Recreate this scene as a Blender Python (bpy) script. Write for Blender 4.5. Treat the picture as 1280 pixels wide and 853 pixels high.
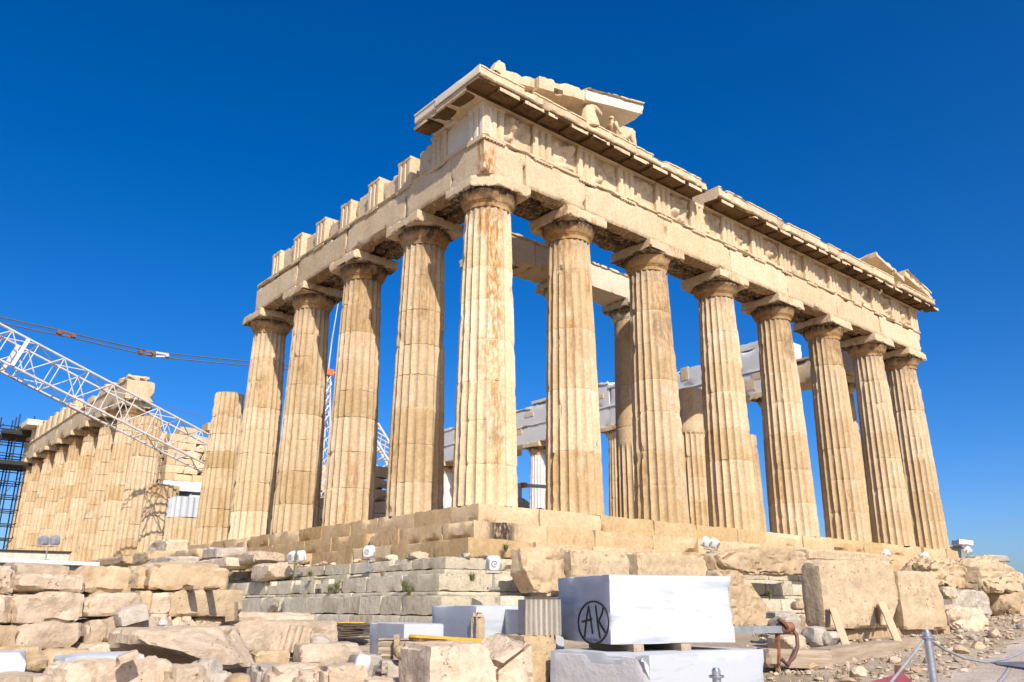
import bpy, bmesh, math, random
import numpy as np
from mathutils import Vector, Matrix, noise
for o in list(bpy.data.objects): bpy.data.objects.remove(o)
SC = bpy.context.scene
COL = SC.collection

# ------------------------------------------------------------------ camera, sky, sun, exposure
CAM = np.array([-14.0097, -17.9716, -2.7030])
YAW, PITCH, ROLL, FPX, PW, PH = 0.702256, 0.313675, 0.00084941, 1020.648, 1280, 853
_f = np.array([math.sin(YAW)*math.cos(PITCH), math.cos(YAW)*math.cos(PITCH), math.sin(PITCH)])
_r = np.array([math.cos(YAW), -math.sin(YAW), 0.0]); _u = np.cross(_r, _f)
_r, _u = math.cos(ROLL)*_r + math.sin(ROLL)*_u, -math.sin(ROLL)*_r + math.cos(ROLL)*_u
cd = bpy.data.cameras.new('camera'); cam = bpy.data.objects.new('camera', cd); COL.objects.link(cam)
cd.sensor_width = 36.0; cd.lens = FPX/PW*36.0; cd.clip_start = 0.05; cd.clip_end = 3000
cam.matrix_world = Matrix(((_r[0], _u[0], -_f[0], CAM[0]), (_r[1], _u[1], -_f[1], CAM[1]), (_r[2], _u[2], -_f[2], CAM[2]), (0, 0, 0, 1)))
SC.camera = cam
SUN = Vector((-0.37, -1.0, 0.86)).normalized()
EL = math.asin(SUN.z); AZ = math.atan2(SUN.x, SUN.y)
w = bpy.data.worlds.new('World'); SC.world = w; w.use_nodes = True
nt = w.node_tree; nt.nodes.clear()
sky = nt.nodes.new('ShaderNodeTexSky'); sky.sky_type = 'NISHITA'; sky.sun_disc = False
sky.sun_elevation = EL; sky.sun_rotation = AZ; sky.altitude = 150; sky.air_density = 0.72; sky.dust_density = 2.0; sky.ozone_density = 4.6
hs = nt.nodes.new('ShaderNodeHueSaturation'); hs.inputs['Saturation'].default_value = 1.36; hs.inputs['Value'].default_value = 1.0; hs.inputs['Hue'].default_value = 0.507
bg = nt.nodes.new('ShaderNodeBackground'); bg.inputs['Strength'].default_value = 0.130
wo = nt.nodes.new('ShaderNodeOutputWorld')
nt.links.new(sky.outputs[0], hs.inputs['Color']); nt.links.new(hs.outputs[0], bg.inputs['Color']); nt.links.new(bg.outputs[0], wo.inputs['Surface'])
sd = bpy.data.lights.new('sun', 'SUN'); sd.energy = 4.6; sd.angle = math.radians(0.53); sd.color = (1.0, 0.93, 0.82)
so = bpy.data.objects.new('sun', sd); COL.objects.link(so)
so.rotation_euler = SUN.to_track_quat('Z', 'Y').to_euler(); so.location = (0, -40, 60)
SC.view_settings.view_transform = 'Standard'; SC.view_settings.look = 'None'
SC.view_settings.exposure = 0.44; SC.view_settings.gamma = 1.0; SC.view_settings.use_curve_mapping = False
SC.render.engine = 'CYCLES'

# ------------------------------------------------------------------ surveying helpers (photo pixel -> world)
FH = np.array([_f[0], _f[1], 0.0]); FH /= np.linalg.norm(FH)
RH = np.array([FH[1], -FH[0], 0.0])
def ray(px, py): return _f + _r*(px-PW/2)/FPX - _u*(py-PH/2)/FPX
def Pd(px, py, dep):                     # point at horizontal depth dep
    d = ray(px, py); return CAM + d*(dep/(d @ FH))
def on(px, py, ax, v):
    d = ray(px, py); i = 'xyz'.index(ax); return CAM + d*((v-CAM[i])/d[i])
def depth_of(p): return float((np.array(p)-CAM) @ FH)

# ------------------------------------------------------------------ numpy value noise
def _hash(ix, iy, iz, seed):
    h = (ix.astype(np.int64)*374761393 + iy.astype(np.int64)*668265263 + iz.astype(np.int64)*2147483647 + seed*974711) & 0x7fffffff
    h = ((h ^ (h >> 13))*1274126177) & 0x7fffffff
    h = h ^ (h >> 16)
    return (h & 0xffff)/65535.0*2-1
def vnoise(P, seed=0):
    P = np.asarray(P, float); i = np.floor(P).astype(np.int64); f = P-i; f = f*f*(3-2*f)
    out = 0
    for dx in (0, 1):
        for dy in (0, 1):
            for dz in (0, 1):
                wgt = (f[:, 0] if dx else 1-f[:, 0])*(f[:, 1] if dy else 1-f[:, 1])*(f[:, 2] if dz else 1-f[:, 2])
                out = out + wgt*_hash(i[:, 0]+dx, i[:, 1]+dy, i[:, 2]+dz, seed)
    return out
def fbm(P, seed=0, octv=3):
    P = np.asarray(P, float); s = 0; a = 1; t = 0
    for k in range(octv): s = s + a*vnoise(P*(2**k)+17.3*k, seed+k*31); t += a; a *= 0.5
    return s/t
def sstep(a, b, x): t = np.clip((x-a)/(b-a), 0, 1); return t*t*(3-2*t)

# ------------------------------------------------------------------ object helpers
def tag(o, label=None, cat=None, group=None, kind=None):
    if label: o['label'] = label
    if cat: o['category'] = cat
    if group: o['group'] = group
    if kind: o['kind'] = kind
    return o
def empty(name, loc=(0, 0, 0), label=None, cat=None, group=None, rz=0):
    o = bpy.data.objects.new(name, None); COL.objects.link(o); o.location = loc; o.rotation_euler = (0, 0, rz); o.empty_display_size = 0.2
    return tag(o, label, cat, group)
def meshobj(name, verts, faces, mat, parent=None, loc=None, rot=None, sharp=38, attrs=None):
    me = bpy.data.meshes.new(name)
    me.from_pydata([tuple(v) for v in verts], [], [tuple(f) for f in faces])
    if attrs:
        for k, a in attrs.items():
            at = me.attributes.new(k, 'FLOAT', 'POINT'); at.data.foreach_set('value', np.asarray(a, np.float32))
    me.update()
    me.shade_smooth(); me.set_sharp_from_angle(angle=math.radians(sharp))
    o = bpy.data.objects.new(name, me); COL.objects.link(o)
    if mat is not None: me.materials.append(mat)
    if parent is not None: o.parent = parent
    if loc is not None: o.location = loc
    if rot is not None: o.rotation_euler = rot
    return o
class MB:                                  # collects shapes into ONE mesh
    def __init__(s): s.v = []; s.f = []; s.a = {}
    def add(s, v, f, **attrs):
        n = len(s.v); v = [tuple(map(float, p)) for p in v]; s.v += v; s.f += [tuple(int(i)+n for i in q) for q in f]
        for k in set(list(s.a)+list(attrs)):
            cur = s.a.setdefault(k, [0.0]*n)
            val = attrs.get(k, 0.0)
            cur += list(np.broadcast_to(np.asarray(val, float), (len(v),)))
    def box(s, lo, hi, rz=0, piv=None):
        x0, y0, z0 = lo; x1, y1, z1 = hi
        v = np.array([(x0, y0, z0), (x1, y0, z0), (x1, y1, z0), (x0, y1, z0), (x0, y0, z1), (x1, y0, z1), (x1, y1, z1), (x0, y1, z1)], float)
        if rz:
            c = np.array(piv if piv is not None else (v[:, :2].mean(0))); d = v[:, :2]-c
            v[:, 0] = c[0]+d[:, 0]*math.cos(rz)-d[:, 1]*math.sin(rz); v[:, 1] = c[1]+d[:, 0]*math.sin(rz)+d[:, 1]*math.cos(rz)
        s.add(v, [(3, 2, 1, 0), (4, 5, 6, 7), (0, 1, 5, 4), (1, 2, 6, 5), (2, 3, 7, 6), (3, 0, 4, 7)])
    def tube(s, pts, r, n=8, r2=None, close=True):
        P = [np.array(p, float) for p in pts]; m = len(P); rs = np.linspace(r, r2 if r2 is not None else r, m) if not hasattr(r, '__len__') else r
        v = []; prev = None
        for i in range(m):
            t = P[min(i+1, m-1)]-P[max(i-1, 0)]; t = t/(np.linalg.norm(t)+1e-9)
            a = np.array((0, 0, 1.0)) if abs(t[2]) < 0.9 else np.array((1.0, 0, 0))
            if prev is not None: a = prev
            x = a - t*(a @ t); x /= np.linalg.norm(x)+1e-9; y = np.cross(t, x); prev = x
            for k in range(n):
                an = 2*math.pi*(k+0.5)/n; v.append(P[i]+(x*math.cos(an)+y*math.sin(an))*rs[i])
        f = [(i*n+k, i*n+(k+1) % n, (i+1)*n+(k+1) % n, (i+1)*n+k) for i in range(m-1) for k in range(n)]
        if close: f += [tuple(range(n-1, -1, -1)), tuple((m-1)*n+k for k in range(n))]
        s.add(v, f)
    def bar(s, a, b, wd, ht=None): s.tube([a, b], (wd if ht is None else max(wd, ht))*0.7071, 4)
    def build(s, name, mat, parent=None, sharp=38, **k):
        return meshobj(name, s.v, s.f, mat, parent, sharp=sharp, attrs=s.a or None, **k)

def grid_box(nx, ny, nz):
    """unit cube surface grid in [-1,1]^3, welded"""
    idx = {}; V = []; Fc = []
    def vid(i, j, k):
        key = (i, j, k)
        if key not in idx: idx[key] = len(V); V.append((2*i/nx-1, 2*j/ny-1, 2*k/nz-1))
        return idx[key]
    for i in range(nx):
        for j in range(ny):
            Fc.append((vid(i, j, 0), vid(i, j+1, 0), vid(i+1, j+1, 0), vid(i+1, j, 0))); Fc.append((vid(i, j, nz), vid(i+1, j, nz), vid(i+1, j+1, nz), vid(i, j+1, nz)))
    for i in range(nx):
        for k in range(nz):
            Fc.append((vid(i, 0, k), vid(i+1, 0, k), vid(i+1, 0, k+1), vid(i, 0, k+1))); Fc.append((vid(i, ny, k), vid(i, ny, k+1), vid(i+1, ny, k+1), vid(i+1, ny, k)))
    for j in range(ny):
        for k in range(nz):
            Fc.append((vid(0, j, k), vid(0, j, k+1), vid(0, j+1, k+1), vid(0, j+1, k))); Fc.append((vid(nx, j, k), vid(nx, j+1, k), vid(nx, j+1, k+1), vid(nx, j, k+1)))
    return np.array(V), Fc
_seed = [1]
def nseed(): _seed[0] += 1; return _seed[0]
def rough_box(lo, hi, cell=0.16, amp=0.012, chip=0.06, seed=None, cuts=()):
    """hewn block: worn arrises, chipped edges, slightly uneven faces"""
    seed = seed or nseed(); lo = np.array(lo, float); hi = np.array(hi, float); sz = hi-lo
    n = [max(2, min(34, int(round(s/cell)))) for s in sz]
    V, Fc = grid_box(*n); P = lo+(V+1)/2*sz
    ext = np.abs(V) > 0.999; ne = ext.sum(1)
    e = sstep(0.05, 0.30, fbm(P*3.7, seed, 3))*chip*0.55 + 0.005
    big = sstep(0.30, 0.42, fbm(P*1.1+5, seed+7, 3))*chip*1.9
    pull = (e+big)*(ne >= 2)
    P = P - np.sign(V)*ext*pull[:, None]
    # soften one cell inside the edge
    d = np.stack([vnoise(P*1.6+k*9.1, seed+k) for k in range(3)], 1)*amp
    d2 = np.stack([vnoise(P*5.5+k*4.7, seed+k+50) for k in range(3)], 1)*amp*0.5
    P = P+d+d2
    for (nrm, off) in cuts:
        nrm = np.array(nrm, float); nrm /= np.linalg.norm(nrm); t = P @ nrm - off
        P = P - np.outer(np.maximum(t, 0), nrm)*(1.0+0.05*0)
    return P, Fc
def rough(name, lo, hi, mat, parent=None, **k):
    sharp = k.pop('sharp', 40); attrs = k.pop('attrs', None)
    P, Fc = rough_box(lo, hi, **k); return meshobj(name, P, Fc, mat, parent, sharp=sharp, attrs=attrs)

# ------------------------------------------------------------------ materials
class N:
    def __init__(s, name):
        s.m = bpy.data.materials.new(name); s.m.use_nodes = True; s.t = s.m.node_tree; s.t.nodes.clear()
        s.out = s.t.nodes.new('ShaderNodeOutputMaterial'); s.b = s.t.nodes.new('ShaderNodeBsdfPrincipled'); s.t.links.new(s.b.outputs[0], s.out.inputs[0])
        s.geo = s.t.nodes.new('ShaderNodeNewGeometry')
    def n(s, t, **k):
        x = s.t.nodes.new(t)
        for a, v in k.items():
            if hasattr(x, a): setattr(x, a, v)
        return x
    def l(s, a, b): s.t.links.new(a, b)
    def pos(s, scale=(1, 1, 1), off=(0, 0, 0)):
        m = s.n('ShaderNodeMapping'); m.inputs['Scale'].default_value = scale; m.inputs['Location'].default_value = off; s.l(s.geo.outputs['Position'], m.inputs['Vector']); return m.outputs[0]
    def noise(s, scale, detail=4, vec=None, rough=0.6, dist=0.0):
        x = s.n('ShaderNodeTexNoise'); x.inputs['Scale'].default_value = scale; x.inputs['Detail'].default_value = detail; x.inputs['Roughness'].default_value = rough; x.inputs['Distortion'].default_value = dist
        s.l(vec if vec is not None else s.pos(), x.inputs['Vector']); return x.outputs['Fac']
    def ramp(s, fac, a, b, v0=0.0, v1=1.0):
        x = s.n('ShaderNodeMapRange'); x.interpolation_type = 'SMOOTHSTEP'
        for k, v in zip(('From Min', 'From Max', 'To Min', 'To Max'), (a, b, v0, v1)): x.inputs[k].default_value = v
        s.l(fac, x.inputs['Value']); return x.outputs[0]
    def math(s, op, a, b):
        x = s.n('ShaderNodeMath', operation=op)
        for i, q in enumerate((a, b)):
            if isinstance(q, (int, float)): x.inputs[i].default_value = q
            else: s.l(q, x.inputs[i])
        return x.outputs[0]
    def mix(s, fac, a, b, mode='MIX'):
        x = s.n('ShaderNodeMix'); x.data_type = 'RGBA'; x.blend_type = mode
        if isinstance(fac, (int, float)): x.inputs['Factor'].default_value = fac
        else: s.l(fac, x.inputs['Factor'])
        for nm, q in (('A', a), ('B', b)):
            i = [z for z in x.inputs if z.name == nm and z.type == 'RGBA'][0]
            if isinstance(q, tuple): i.default_value = (*q[:3], 1)
            else: s.l(q, i)
        return [z for z in x.outputs if z.type == 'RGBA'][0]
    def attr(s, name): x = s.n('ShaderNodeAttribute'); x.attribute_name = name; return x.outputs['Fac']
    def rand(s): return s.n('ShaderNodeObjectInfo').outputs['Random']
    def finish(s, col, rough=0.85, bump=None, bdist=0.02, bstr=0.6, metal=0.0, spec=0.3):
        if isinstance(col, tuple): s.b.inputs['Base Color'].default_value = (*col, 1)
        else: s.l(col, s.b.inputs['Base Color'])
        s.b.inputs['Roughness'].default_value = rough; s.b.inputs['Metallic'].default_value = metal; s.b.inputs['Specular IOR Level'].default_value = spec
        if bump is not None:
            x = s.n('ShaderNodeBump'); x.inputs['Strength'].default_value = bstr; x.inputs['Distance'].default_value = bdist; s.l(bump, x.inputs['Height']); s.l(x.outputs[0], s.b.inputs['Normal'])
        return s.m
def stone(name, c1, c2, crust=(0.10, 0.07, 0.045), crust_amt=0.0, stainc=(0.36, 0.17, 0.055), vstreak=0.35, fine=14.0, bdist=0.02, tint=0.0, rnd=0.10, white=0.0, pits=0.5, crust_scale=1.3, whitec=(0.66, 0.60, 0.50)):
    k = N(name)
    a = k.noise(0.5, 8, None, 0.68); b = k.noise(3.4, 9, k.pos((1, 1, .55 if vstreak > .12 else 1)), 0.72); c = k.noise(fine, 7, None, 0.68); s = k.noise(1.0, 9, k.pos((4.2, 4.2, 0.30)), 0.70)
    mixf = k.math('ADD', k.math('MULTIPLY', a, 0.42), k.math('ADD', k.math('MULTIPLY', b, 0.28), k.math('MULTIPLY', s, 0.28+vstreak*0.3)))
    col = k.mix(k.ramp(mixf, 0.36, 0.74), c1, c2)
    # iron-brown streaks
    if vstreak: col = k.mix(k.math('MULTIPLY', k.ramp(s, 0.58, 0.78), vstreak), col, stainc)
    if white: col = k.mix(k.math('MULTIPLY', k.ramp(k.noise(1.7, 5, k.pos((1, 1, .6), (7, 3, 1))), 0.56, 0.66), white), col, whitec)
    st = k.attr('stain'); col = k.mix(k.math('MULTIPLY', st, k.ramp(k.noise(7.0, 6, k.pos((1.6, 1.6, 0.5))), 0.40, 0.60)), col, stainc)
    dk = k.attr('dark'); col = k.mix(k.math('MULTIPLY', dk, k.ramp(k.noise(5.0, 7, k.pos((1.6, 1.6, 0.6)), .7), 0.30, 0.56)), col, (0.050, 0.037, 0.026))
    if crust_amt: col = k.mix(k.math('MULTIPLY', k.ramp(k.noise(crust_scale, 6, None, 0.7), 0.54, 0.68), crust_amt), col, crust)
    # grain and pits
    col = k.mix(k.ramp(c, 0.25, 0.75), k.mix(0.5, col, (0.0, 0.0, 0.0), 'MIX') if False else k.mix(1.0, col, (0.80, 0.78, 0.75), 'MULTIPLY'), k.mix(1.0, col, (1.10, 1.10, 1.08), 'MULTIPLY'))
    pit = k.ramp(k.noise(fine*2.2, 3, k.pos((1, 1, 1), (3, 9, 4))), 0.30, 0.40, 1.0, 0.0); pitm = k.math('MULTIPLY', pit, k.ramp(k.noise(1.9, 3, k.pos((1, 1, 1), (13, 2, 8))), 0.5, 0.62))
    col = k.mix(k.math('MULTIPLY', pitm, pits), col, (0.20, 0.13, 0.075))
    # per block value
    if rnd:
        rv = k.ramp(k.rand(), 0, 1, 1-rnd, 1+rnd); hv = k.n('ShaderNodeHueSaturation'); k.l(rv, hv.inputs['Value']); k.l(col, hv.inputs['Color']); col = hv.outputs[0]
    t = k.attr('tint'); hv = k.n('ShaderNodeHueSaturation'); k.l(k.math('ADD', 1.0, t), hv.inputs['Value']); k.l(k.math('SUBTRACT', 1.0, k.math('MULTIPLY', t, 0.9)), hv.inputs['Saturation']); k.l(col, hv.inputs['Color']); col = hv.outputs[0]
    h = k.math('ADD', k.math('MULTIPLY', c, 0.6), k.math('SUBTRACT', k.math('MULTIPLY', b, 0.8), k.math('MULTIPLY', pitm, 0.8)))
    return k.finish(col, 0.88, h, bdist, 0.75, spec=0.22)
M = {}
M['shaft'] = stone('honey_marble_shaft', (0.575, 0.45, 0.295), (0.455, 0.32, 0.185), vstreak=0.30, white=0.25, bdist=0.018, fine=11, rnd=0.05)
M['corner_shaft'] = stone('stained_marble_shaft', (0.62, 0.50, 0.33), (0.55, 0.41, 0.24), vstreak=0.22, white=0.55, bdist=0.018, fine=11, rnd=0.03, stainc=(0.40, 0.20, 0.065), whitec=(0.70, 0.64, 0.52))
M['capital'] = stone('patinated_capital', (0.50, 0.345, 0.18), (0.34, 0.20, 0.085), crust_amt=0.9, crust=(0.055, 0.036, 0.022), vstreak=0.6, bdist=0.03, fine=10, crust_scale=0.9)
M['ent'] = stone('entablature_marble', (0.62, 0.50, 0.345), (0.54, 0.40, 0.245), crust_amt=0.14, vstreak=0.30, bdist=0.022, fine=10, rnd=0.06, crust=(0.22, 0.12, 0.06))
M['ent_dark'] = stone('crust_shade_soffit_marble', (0.17, 0.10, 0.045), (0.085, 0.05, 0.022), crust_amt=0.9, vstreak=0.4, bdist=0.035, fine=9, crust=(0.03, 0.022, 0.016), rnd=0.06)  # real crust, pushed near black so the colour also holds soffit shade
M['pale'] = stone('restored_pale_marble', (0.70, 0.63, 0.52), (0.63, 0.54, 0.42), vstreak=0.05, bdist=0.006, fine=16, rnd=0.03, pits=0.1)
M['step'] = stone('tan_step_marble', (0.56, 0.42, 0.255), (0.46, 0.33, 0.185), crust_amt=0.12, crust=(0.20, 0.15, 0.09), vstreak=0.25, bdist=0.025, fine=9, rnd=0.04)
M['found'] = stone('grey_poros_foundation', (0.60, 0.535, 0.42), (0.47, 0.415, 0.31), crust_amt=0.30, crust_scale=2.2, crust=(0.27, 0.255, 0.185), vstreak=0.25, stainc=(0.27, 0.20, 0.11), bdist=0.05, fine=8)
M['rock_pink'] = stone('pinkish_beige_rock', (0.60, 0.485, 0.365), (0.45, 0.335, 0.235), crust_amt=0.35, crust=(0.30, 0.215, 0.145), vstreak=0.2, stainc=(0.40, 0.24, 0.12), crust_scale=2.6, bdist=0.07, fine=9, rnd=0.12)
M['rock_tan'] = stone('tan_rock', (0.52, 0.395, 0.255), (0.39, 0.275, 0.16), crust_amt=0.4, crust_scale=2.4, crust=(0.25, 0.165, 0.09), vstreak=0.2, stainc=(0.42, 0.24, 0.09), bdist=0.06, fine=8, rnd=0.12)
M['rock_grey'] = stone('grey_rock', (0.46, 0.40, 0.33), (0.34, 0.30, 0.25), crust_amt=0.2, crust=(0.22, 0.20, 0.17), vstreak=0.1, bdist=0.05, fine=9, rnd=0.12)
M['pick'] = stone('pick_dressed_block', (0.55, 0.43, 0.285), (0.44, 0.325, 0.20), crust_amt=0.25, crust_scale=2.2, crust=(0.38, 0.27, 0.16), vstreak=0.15, bdist=0.075, fine=6.5, rnd=0.05)
def white_marble(name, base=(0.445, 0.465, 0.49), vein=(0.25, 0.295, 0.36), ang=0.25, amt=0.85, dirt=0.10, bd=0.006):
    k = N(name); v = k.pos((0.8, 0.8, 5.0), (0, 0, ang)); a = k.noise(1.1, 6, v, 0.65, 0.6); b = k.noise(0.9, 4); c = k.noise(30, 4)
    col = k.mix(k.math('MULTIPLY', k.ramp(a, 0.52, 0.74), amt), base, vein)
    col = k.mix(k.math('MULTIPLY', k.ramp(k.noise(2.1, 6, k.pos((1, 1, 1), (4, 4, 4))), 0.60, 0.75), dirt), col, (0.58, 0.45, 0.28))
    return k.finish(col, 0.62, k.math('ADD', k.math('MULTIPLY', c, .5), k.noise(7, 4)), bd, 0.5, spec=0.3)
M['white'] = white_marble('new_white_marble')
M['greyblock'] = white_marble('rough_grey_white_marble', (0.56, 0.54, 0.53), (0.38, 0.37, 0.37), 0.4, 0.6, 0.3, 0.02)
M['fluteg'] = white_marble('grey_fluted_marble', (0.46, 0.42, 0.36), (0.30, 0.27, 0.23), 0.4, 0.6, 0.4, 0.02)
M['templewhite'] = white_marble('restoration_white_marble', (0.58, 0.57, 0.54), (0.46, 0.45, 0.43), 0.1, 0.5, 0.7, 0.01)
def plain(name, c, rough=0.5, metal=0.0, var=0.15, sc=9, bd=0.004, c2=None, amt=0.0):
    k = N(name); f = k.ramp(k.noise(sc, 5), 0.3, 0.7, 1-var, 1+var); hv = k.n('ShaderNodeHueSaturation'); hv.inputs['Color'].default_value = (*c, 1); k.l(f, hv.inputs['Value']); col = hv.outputs[0]
    if c2: col = k.mix(k.math('MULTIPLY', k.ramp(k.noise(sc*0.5, 6), 0.52, 0.62), amt), col, c2)
    return k.finish(col, rough, k.noise(sc*6, 3), bd, 0.4, metal, 0.4)
M['crane'] = plain('white_crane_paint', (0.52, 0.51, 0.49), 0.45, 0, .08, 3, c2=(0.38, 0.25, 0.15), amt=0.35)
M['crane_orange'] = plain('orange_paint', (0.55, 0.16, 0.05), 0.5)
M['cable'] = plain('dark_steel_cable', (0.10, 0.085, 0.075), 0.55)
M['rust'] = plain('rusty_iron', (0.22, 0.10, 0.055), 0.8, 0.2, .35, 12)
M['scaf'] = plain('dark_scaffold_steel', (0.035, 0.037, 0.042), 0.5, 0.3)
M['deck'] = plain('dark_scaffold_deck', (0.03, 0.026, 0.022), 0.8)
M['steel'] = plain('galvanised_steel', (0.55, 0.56, 0.58), 0.32, 0.9, .1)
M['paintgrey'] = plain('grey_painted_steel', (0.23, 0.235, 0.245), 0.5)
M['lampwhite'] = plain('white_lamp_enamel', (0.62, 0.61, 0.58), 0.4, 0, .06, 6, c2=(0.5, 0.42, 0.32), amt=0.3)
M['lens'] = plain('lamp_glass', (0.30, 0.31, 0.33), 0.12)
M['hut'] = plain('cream_sheet', (0.50, 0.47, 0.39), 0.5)
M['hutroof'] = plain('white_sheet_roof', (0.58, 0.60, 0.63), 0.4)
M['hutgrey'] = plain('grey_sheet', (0.22, 0.24, 0.25), 0.5)
M['red'] = plain('red_board', (0.20, 0.045, 0.06), 0.55, 0, .15, 5)
M['rope'] = plain('grey_rope', (0.24, 0.24, 0.26), 0.8)
M['strap'] = plain('dark_blue_cloth', (0.10, 0.11, 0.15), 0.8)
M['hose'] = plain('brown_rubber_hose', (0.12, 0.06, 0.045), 0.6)
M['ink'] = plain('black_paint', (0.015, 0.014, 0.016), 0.6)
M['blueink'] = plain('blue_pencil', (0.25, 0.32, 0.55), 0.7)
M['window'] = plain('dark_window_glass', (0.14, 0.18, 0.22), 0.08)
def wood(name, a, b, ax=2):
    k = N(name); sc = [14, 14, 14]; sc[ax] = 0.9; tc = k.n('ShaderNodeTexCoord'); mp = k.n('ShaderNodeMapping'); mp.inputs['Scale'].default_value = sc; k.l(tc.outputs['Object'], mp.inputs['Vector'])
    f = k.noise(1.5, 6, mp.outputs[0], 0.65); return k.finish(k.mix(k.ramp(f, 0.3, 0.7), a, b), 0.8, f, 0.01, 0.6)
M['wood'] = wood('weathered_timber', (0.42, 0.33, 0.24), (0.26, 0.195, 0.13), 0)
M['wooddark'] = wood('shade_dark_timber', (0.16, 0.11, 0.07), (0.08, 0.055, 0.035), 0)  # browns darkened to hold the shadow over the board pile
M['woodv'] = wood('weathered_timber_upright', (0.44, 0.33, 0.21), (0.28, 0.19, 0.11), 2)
M['woodnew'] = wood('pale_new_timber', (0.60, 0.49, 0.32), (0.50, 0.38, 0.22), 2)
M['woodyel'] = wood('yellow_shuttering_timber', (0.62, 0.36, 0.06), (0.54, 0.29, 0.05), 0)
M['weed'] = plain('green_weed', (0.16, 0.17, 0.06), 0.7, 0, .3, 20)
M['dryweed'] = plain('dry_weed', (0.40, 0.31, 0.15), 0.8, 0, .3, 20)
def ground_mat():
    k = N('dusty_ground'); a = k.noise(0.35, 5); b = k.noise(3.5, 6); c = k.noise(24, 5)
    col = k.mix(k.ramp(a, 0.4, 0.62), (0.42, 0.34, 0.255), (0.30, 0.23, 0.155)); col = k.mix(k.math('MULTIPLY', k.ramp(b, 0.5, 0.66), 0.5), col, (0.28, 0.20, 0.125))
    col = k.mix(k.ramp(c, 0.52, 0.72), col, (0.54, 0.46, 0.37)); g = k.math('MULTIPLY', k.ramp(k.noise(1.4, 5, k.pos((1, 1, 1), (5, 1, 2))), 0.56, 0.68), 0.35); col = k.mix(g, col, (0.24, 0.20, 0.10))
    return k.finish(col, 0.95, k.math('ADD', b, k.math('MULTIPLY', c, 0.6)), 0.06, 0.9, spec=0.15)
M['ground'] = ground_mat()
def path_mat():
    k = N('pale_path'); a = k.noise(0.8, 5); c = k.noise(30, 5)
    col = k.mix(k.ramp(a, 0.4, 0.64), (0.52, 0.44, 0.36), (0.43, 0.35, 0.275)); d = k.noise(3.0, 8, None, 0.75); col = k.mix(k.math('MULTIPLY', k.ramp(d, 0.48, 0.62), 0.6), col, (0.36, 0.285, 0.215)); col = k.mix(k.ramp(c, 0.5, 0.66), col, (0.60, 0.52, 0.44)); p = k.noise(75, 2); col = k.mix(k.ramp(p, 0.62, 0.70), col, (0.25, 0.20, 0.16))
    return k.finish(col, 0.95, k.math('ADD', c, k.math('MULTIPLY', d, 1.5)), 0.04, 0.9, spec=0.15)
M['path'] = path_mat()

# ------------------------------------------------------------------ ground
def gz(x, y):
    x = np.asarray(x, float); y = np.asarray(y, float)
    D = np.hypot(x-CAM[0], y-CAM[1])
    h = -4.2+0.045*np.minimum(D, 26)+0.018*np.clip(D-26, 0, 40)
    south = sstep(2, -6, x)*sstep(-8, 4, y); h = h*(1-south)+south*np.minimum(h, -3.35)
    h = h - 0.02*np.clip(D-70, 0, 60)
    return h
xs = np.concatenate([np.linspace(-400, -40, 13), np.linspace(-34, -18, 9), np.linspace(-17, 20, 112), np.linspace(21, 60, 27), np.linspace(70, 500, 14)])
ys = np.concatenate([np.linspace(-400, -40, 13), np.linspace(-34, -20, 8), np.linspace(-19, 2, 64), np.linspace(3, 40, 38), np.linspace(44, 90, 16), np.linspace(100, 500, 13)])
X, Y = np.meshgrid(xs, ys, indexing='ij'); PP = np.stack([X.ravel(), Y.ravel(), 0*X.ravel()], 1)
def gnoise(P):
    P = np.asarray(P, float).copy(); P[:, 2] = 0
    return 0.11*fbm(P*0.45, 3, 3)+0.05*fbm(P*1.7, 9, 3)
# path region flattened
PATH = [Pd(1060, 860, 8.0), Pd(1120, 838, 9.6), Pd(1190, 815, 12.2), Pd(1240, 800, 15.0), Pd(1300, 772, 21.0)]
def path_d(x, y):                                                  # signed: positive on the path's side of its edge
    best = None
    e = np.array([p[:2] for p in PATH]); d = 1e9; sg = 0
    x = np.asarray(x, float); y = np.asarray(y, float); D = np.full(x.shape, 1e9); S = np.zeros(x.shape)
    for i in range(len(e)-1):
        a = e[i]; b = e[i+1]; ab = b-a; t = ((x-a[0])*ab[0]+(y-a[1])*ab[1])/(ab @ ab); tl = -8 if i == 0 else 0; th = 12 if i == len(e)-2 else 1
        t = np.clip(t, tl, th); qx = a[0]+ab[0]*t; qy = a[1]+ab[1]*t; dd = np.hypot(x-qx, y-qy); cr = ab[0]*(y-a[1])-ab[1]*(x-a[0])
        m = dd < D; D = np.where(m, dd, D); S = np.where(m, -np.sign(cr), S)
    return D*S
def ground_z(x, y):
    x = np.atleast_1d(np.asarray(x, float)); y = np.atleast_1d(np.asarray(y, float)); P = np.stack([x, y, 0*x], 1)
    pd = path_d(x, y); k = sstep(0.3, -0.8, pd)
    return gz(x, y)+gnoise(P)*(0.15+0.85*k) - 0.05*sstep(-0.2, 0.5, pd)
Z = ground_z(PP[:, 0], PP[:, 1]); PP[:, 2] = Z; ny = len(ys)
FF = [(i*ny+j, (i+1)*ny+j, (i+1)*ny+j+1, i*ny+j+1) for i in range(len(xs)-1) for j in range(ny-1)]
tag(meshobj('ground', PP, FF, M['ground'], sharp=60), kind='structure')
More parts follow.
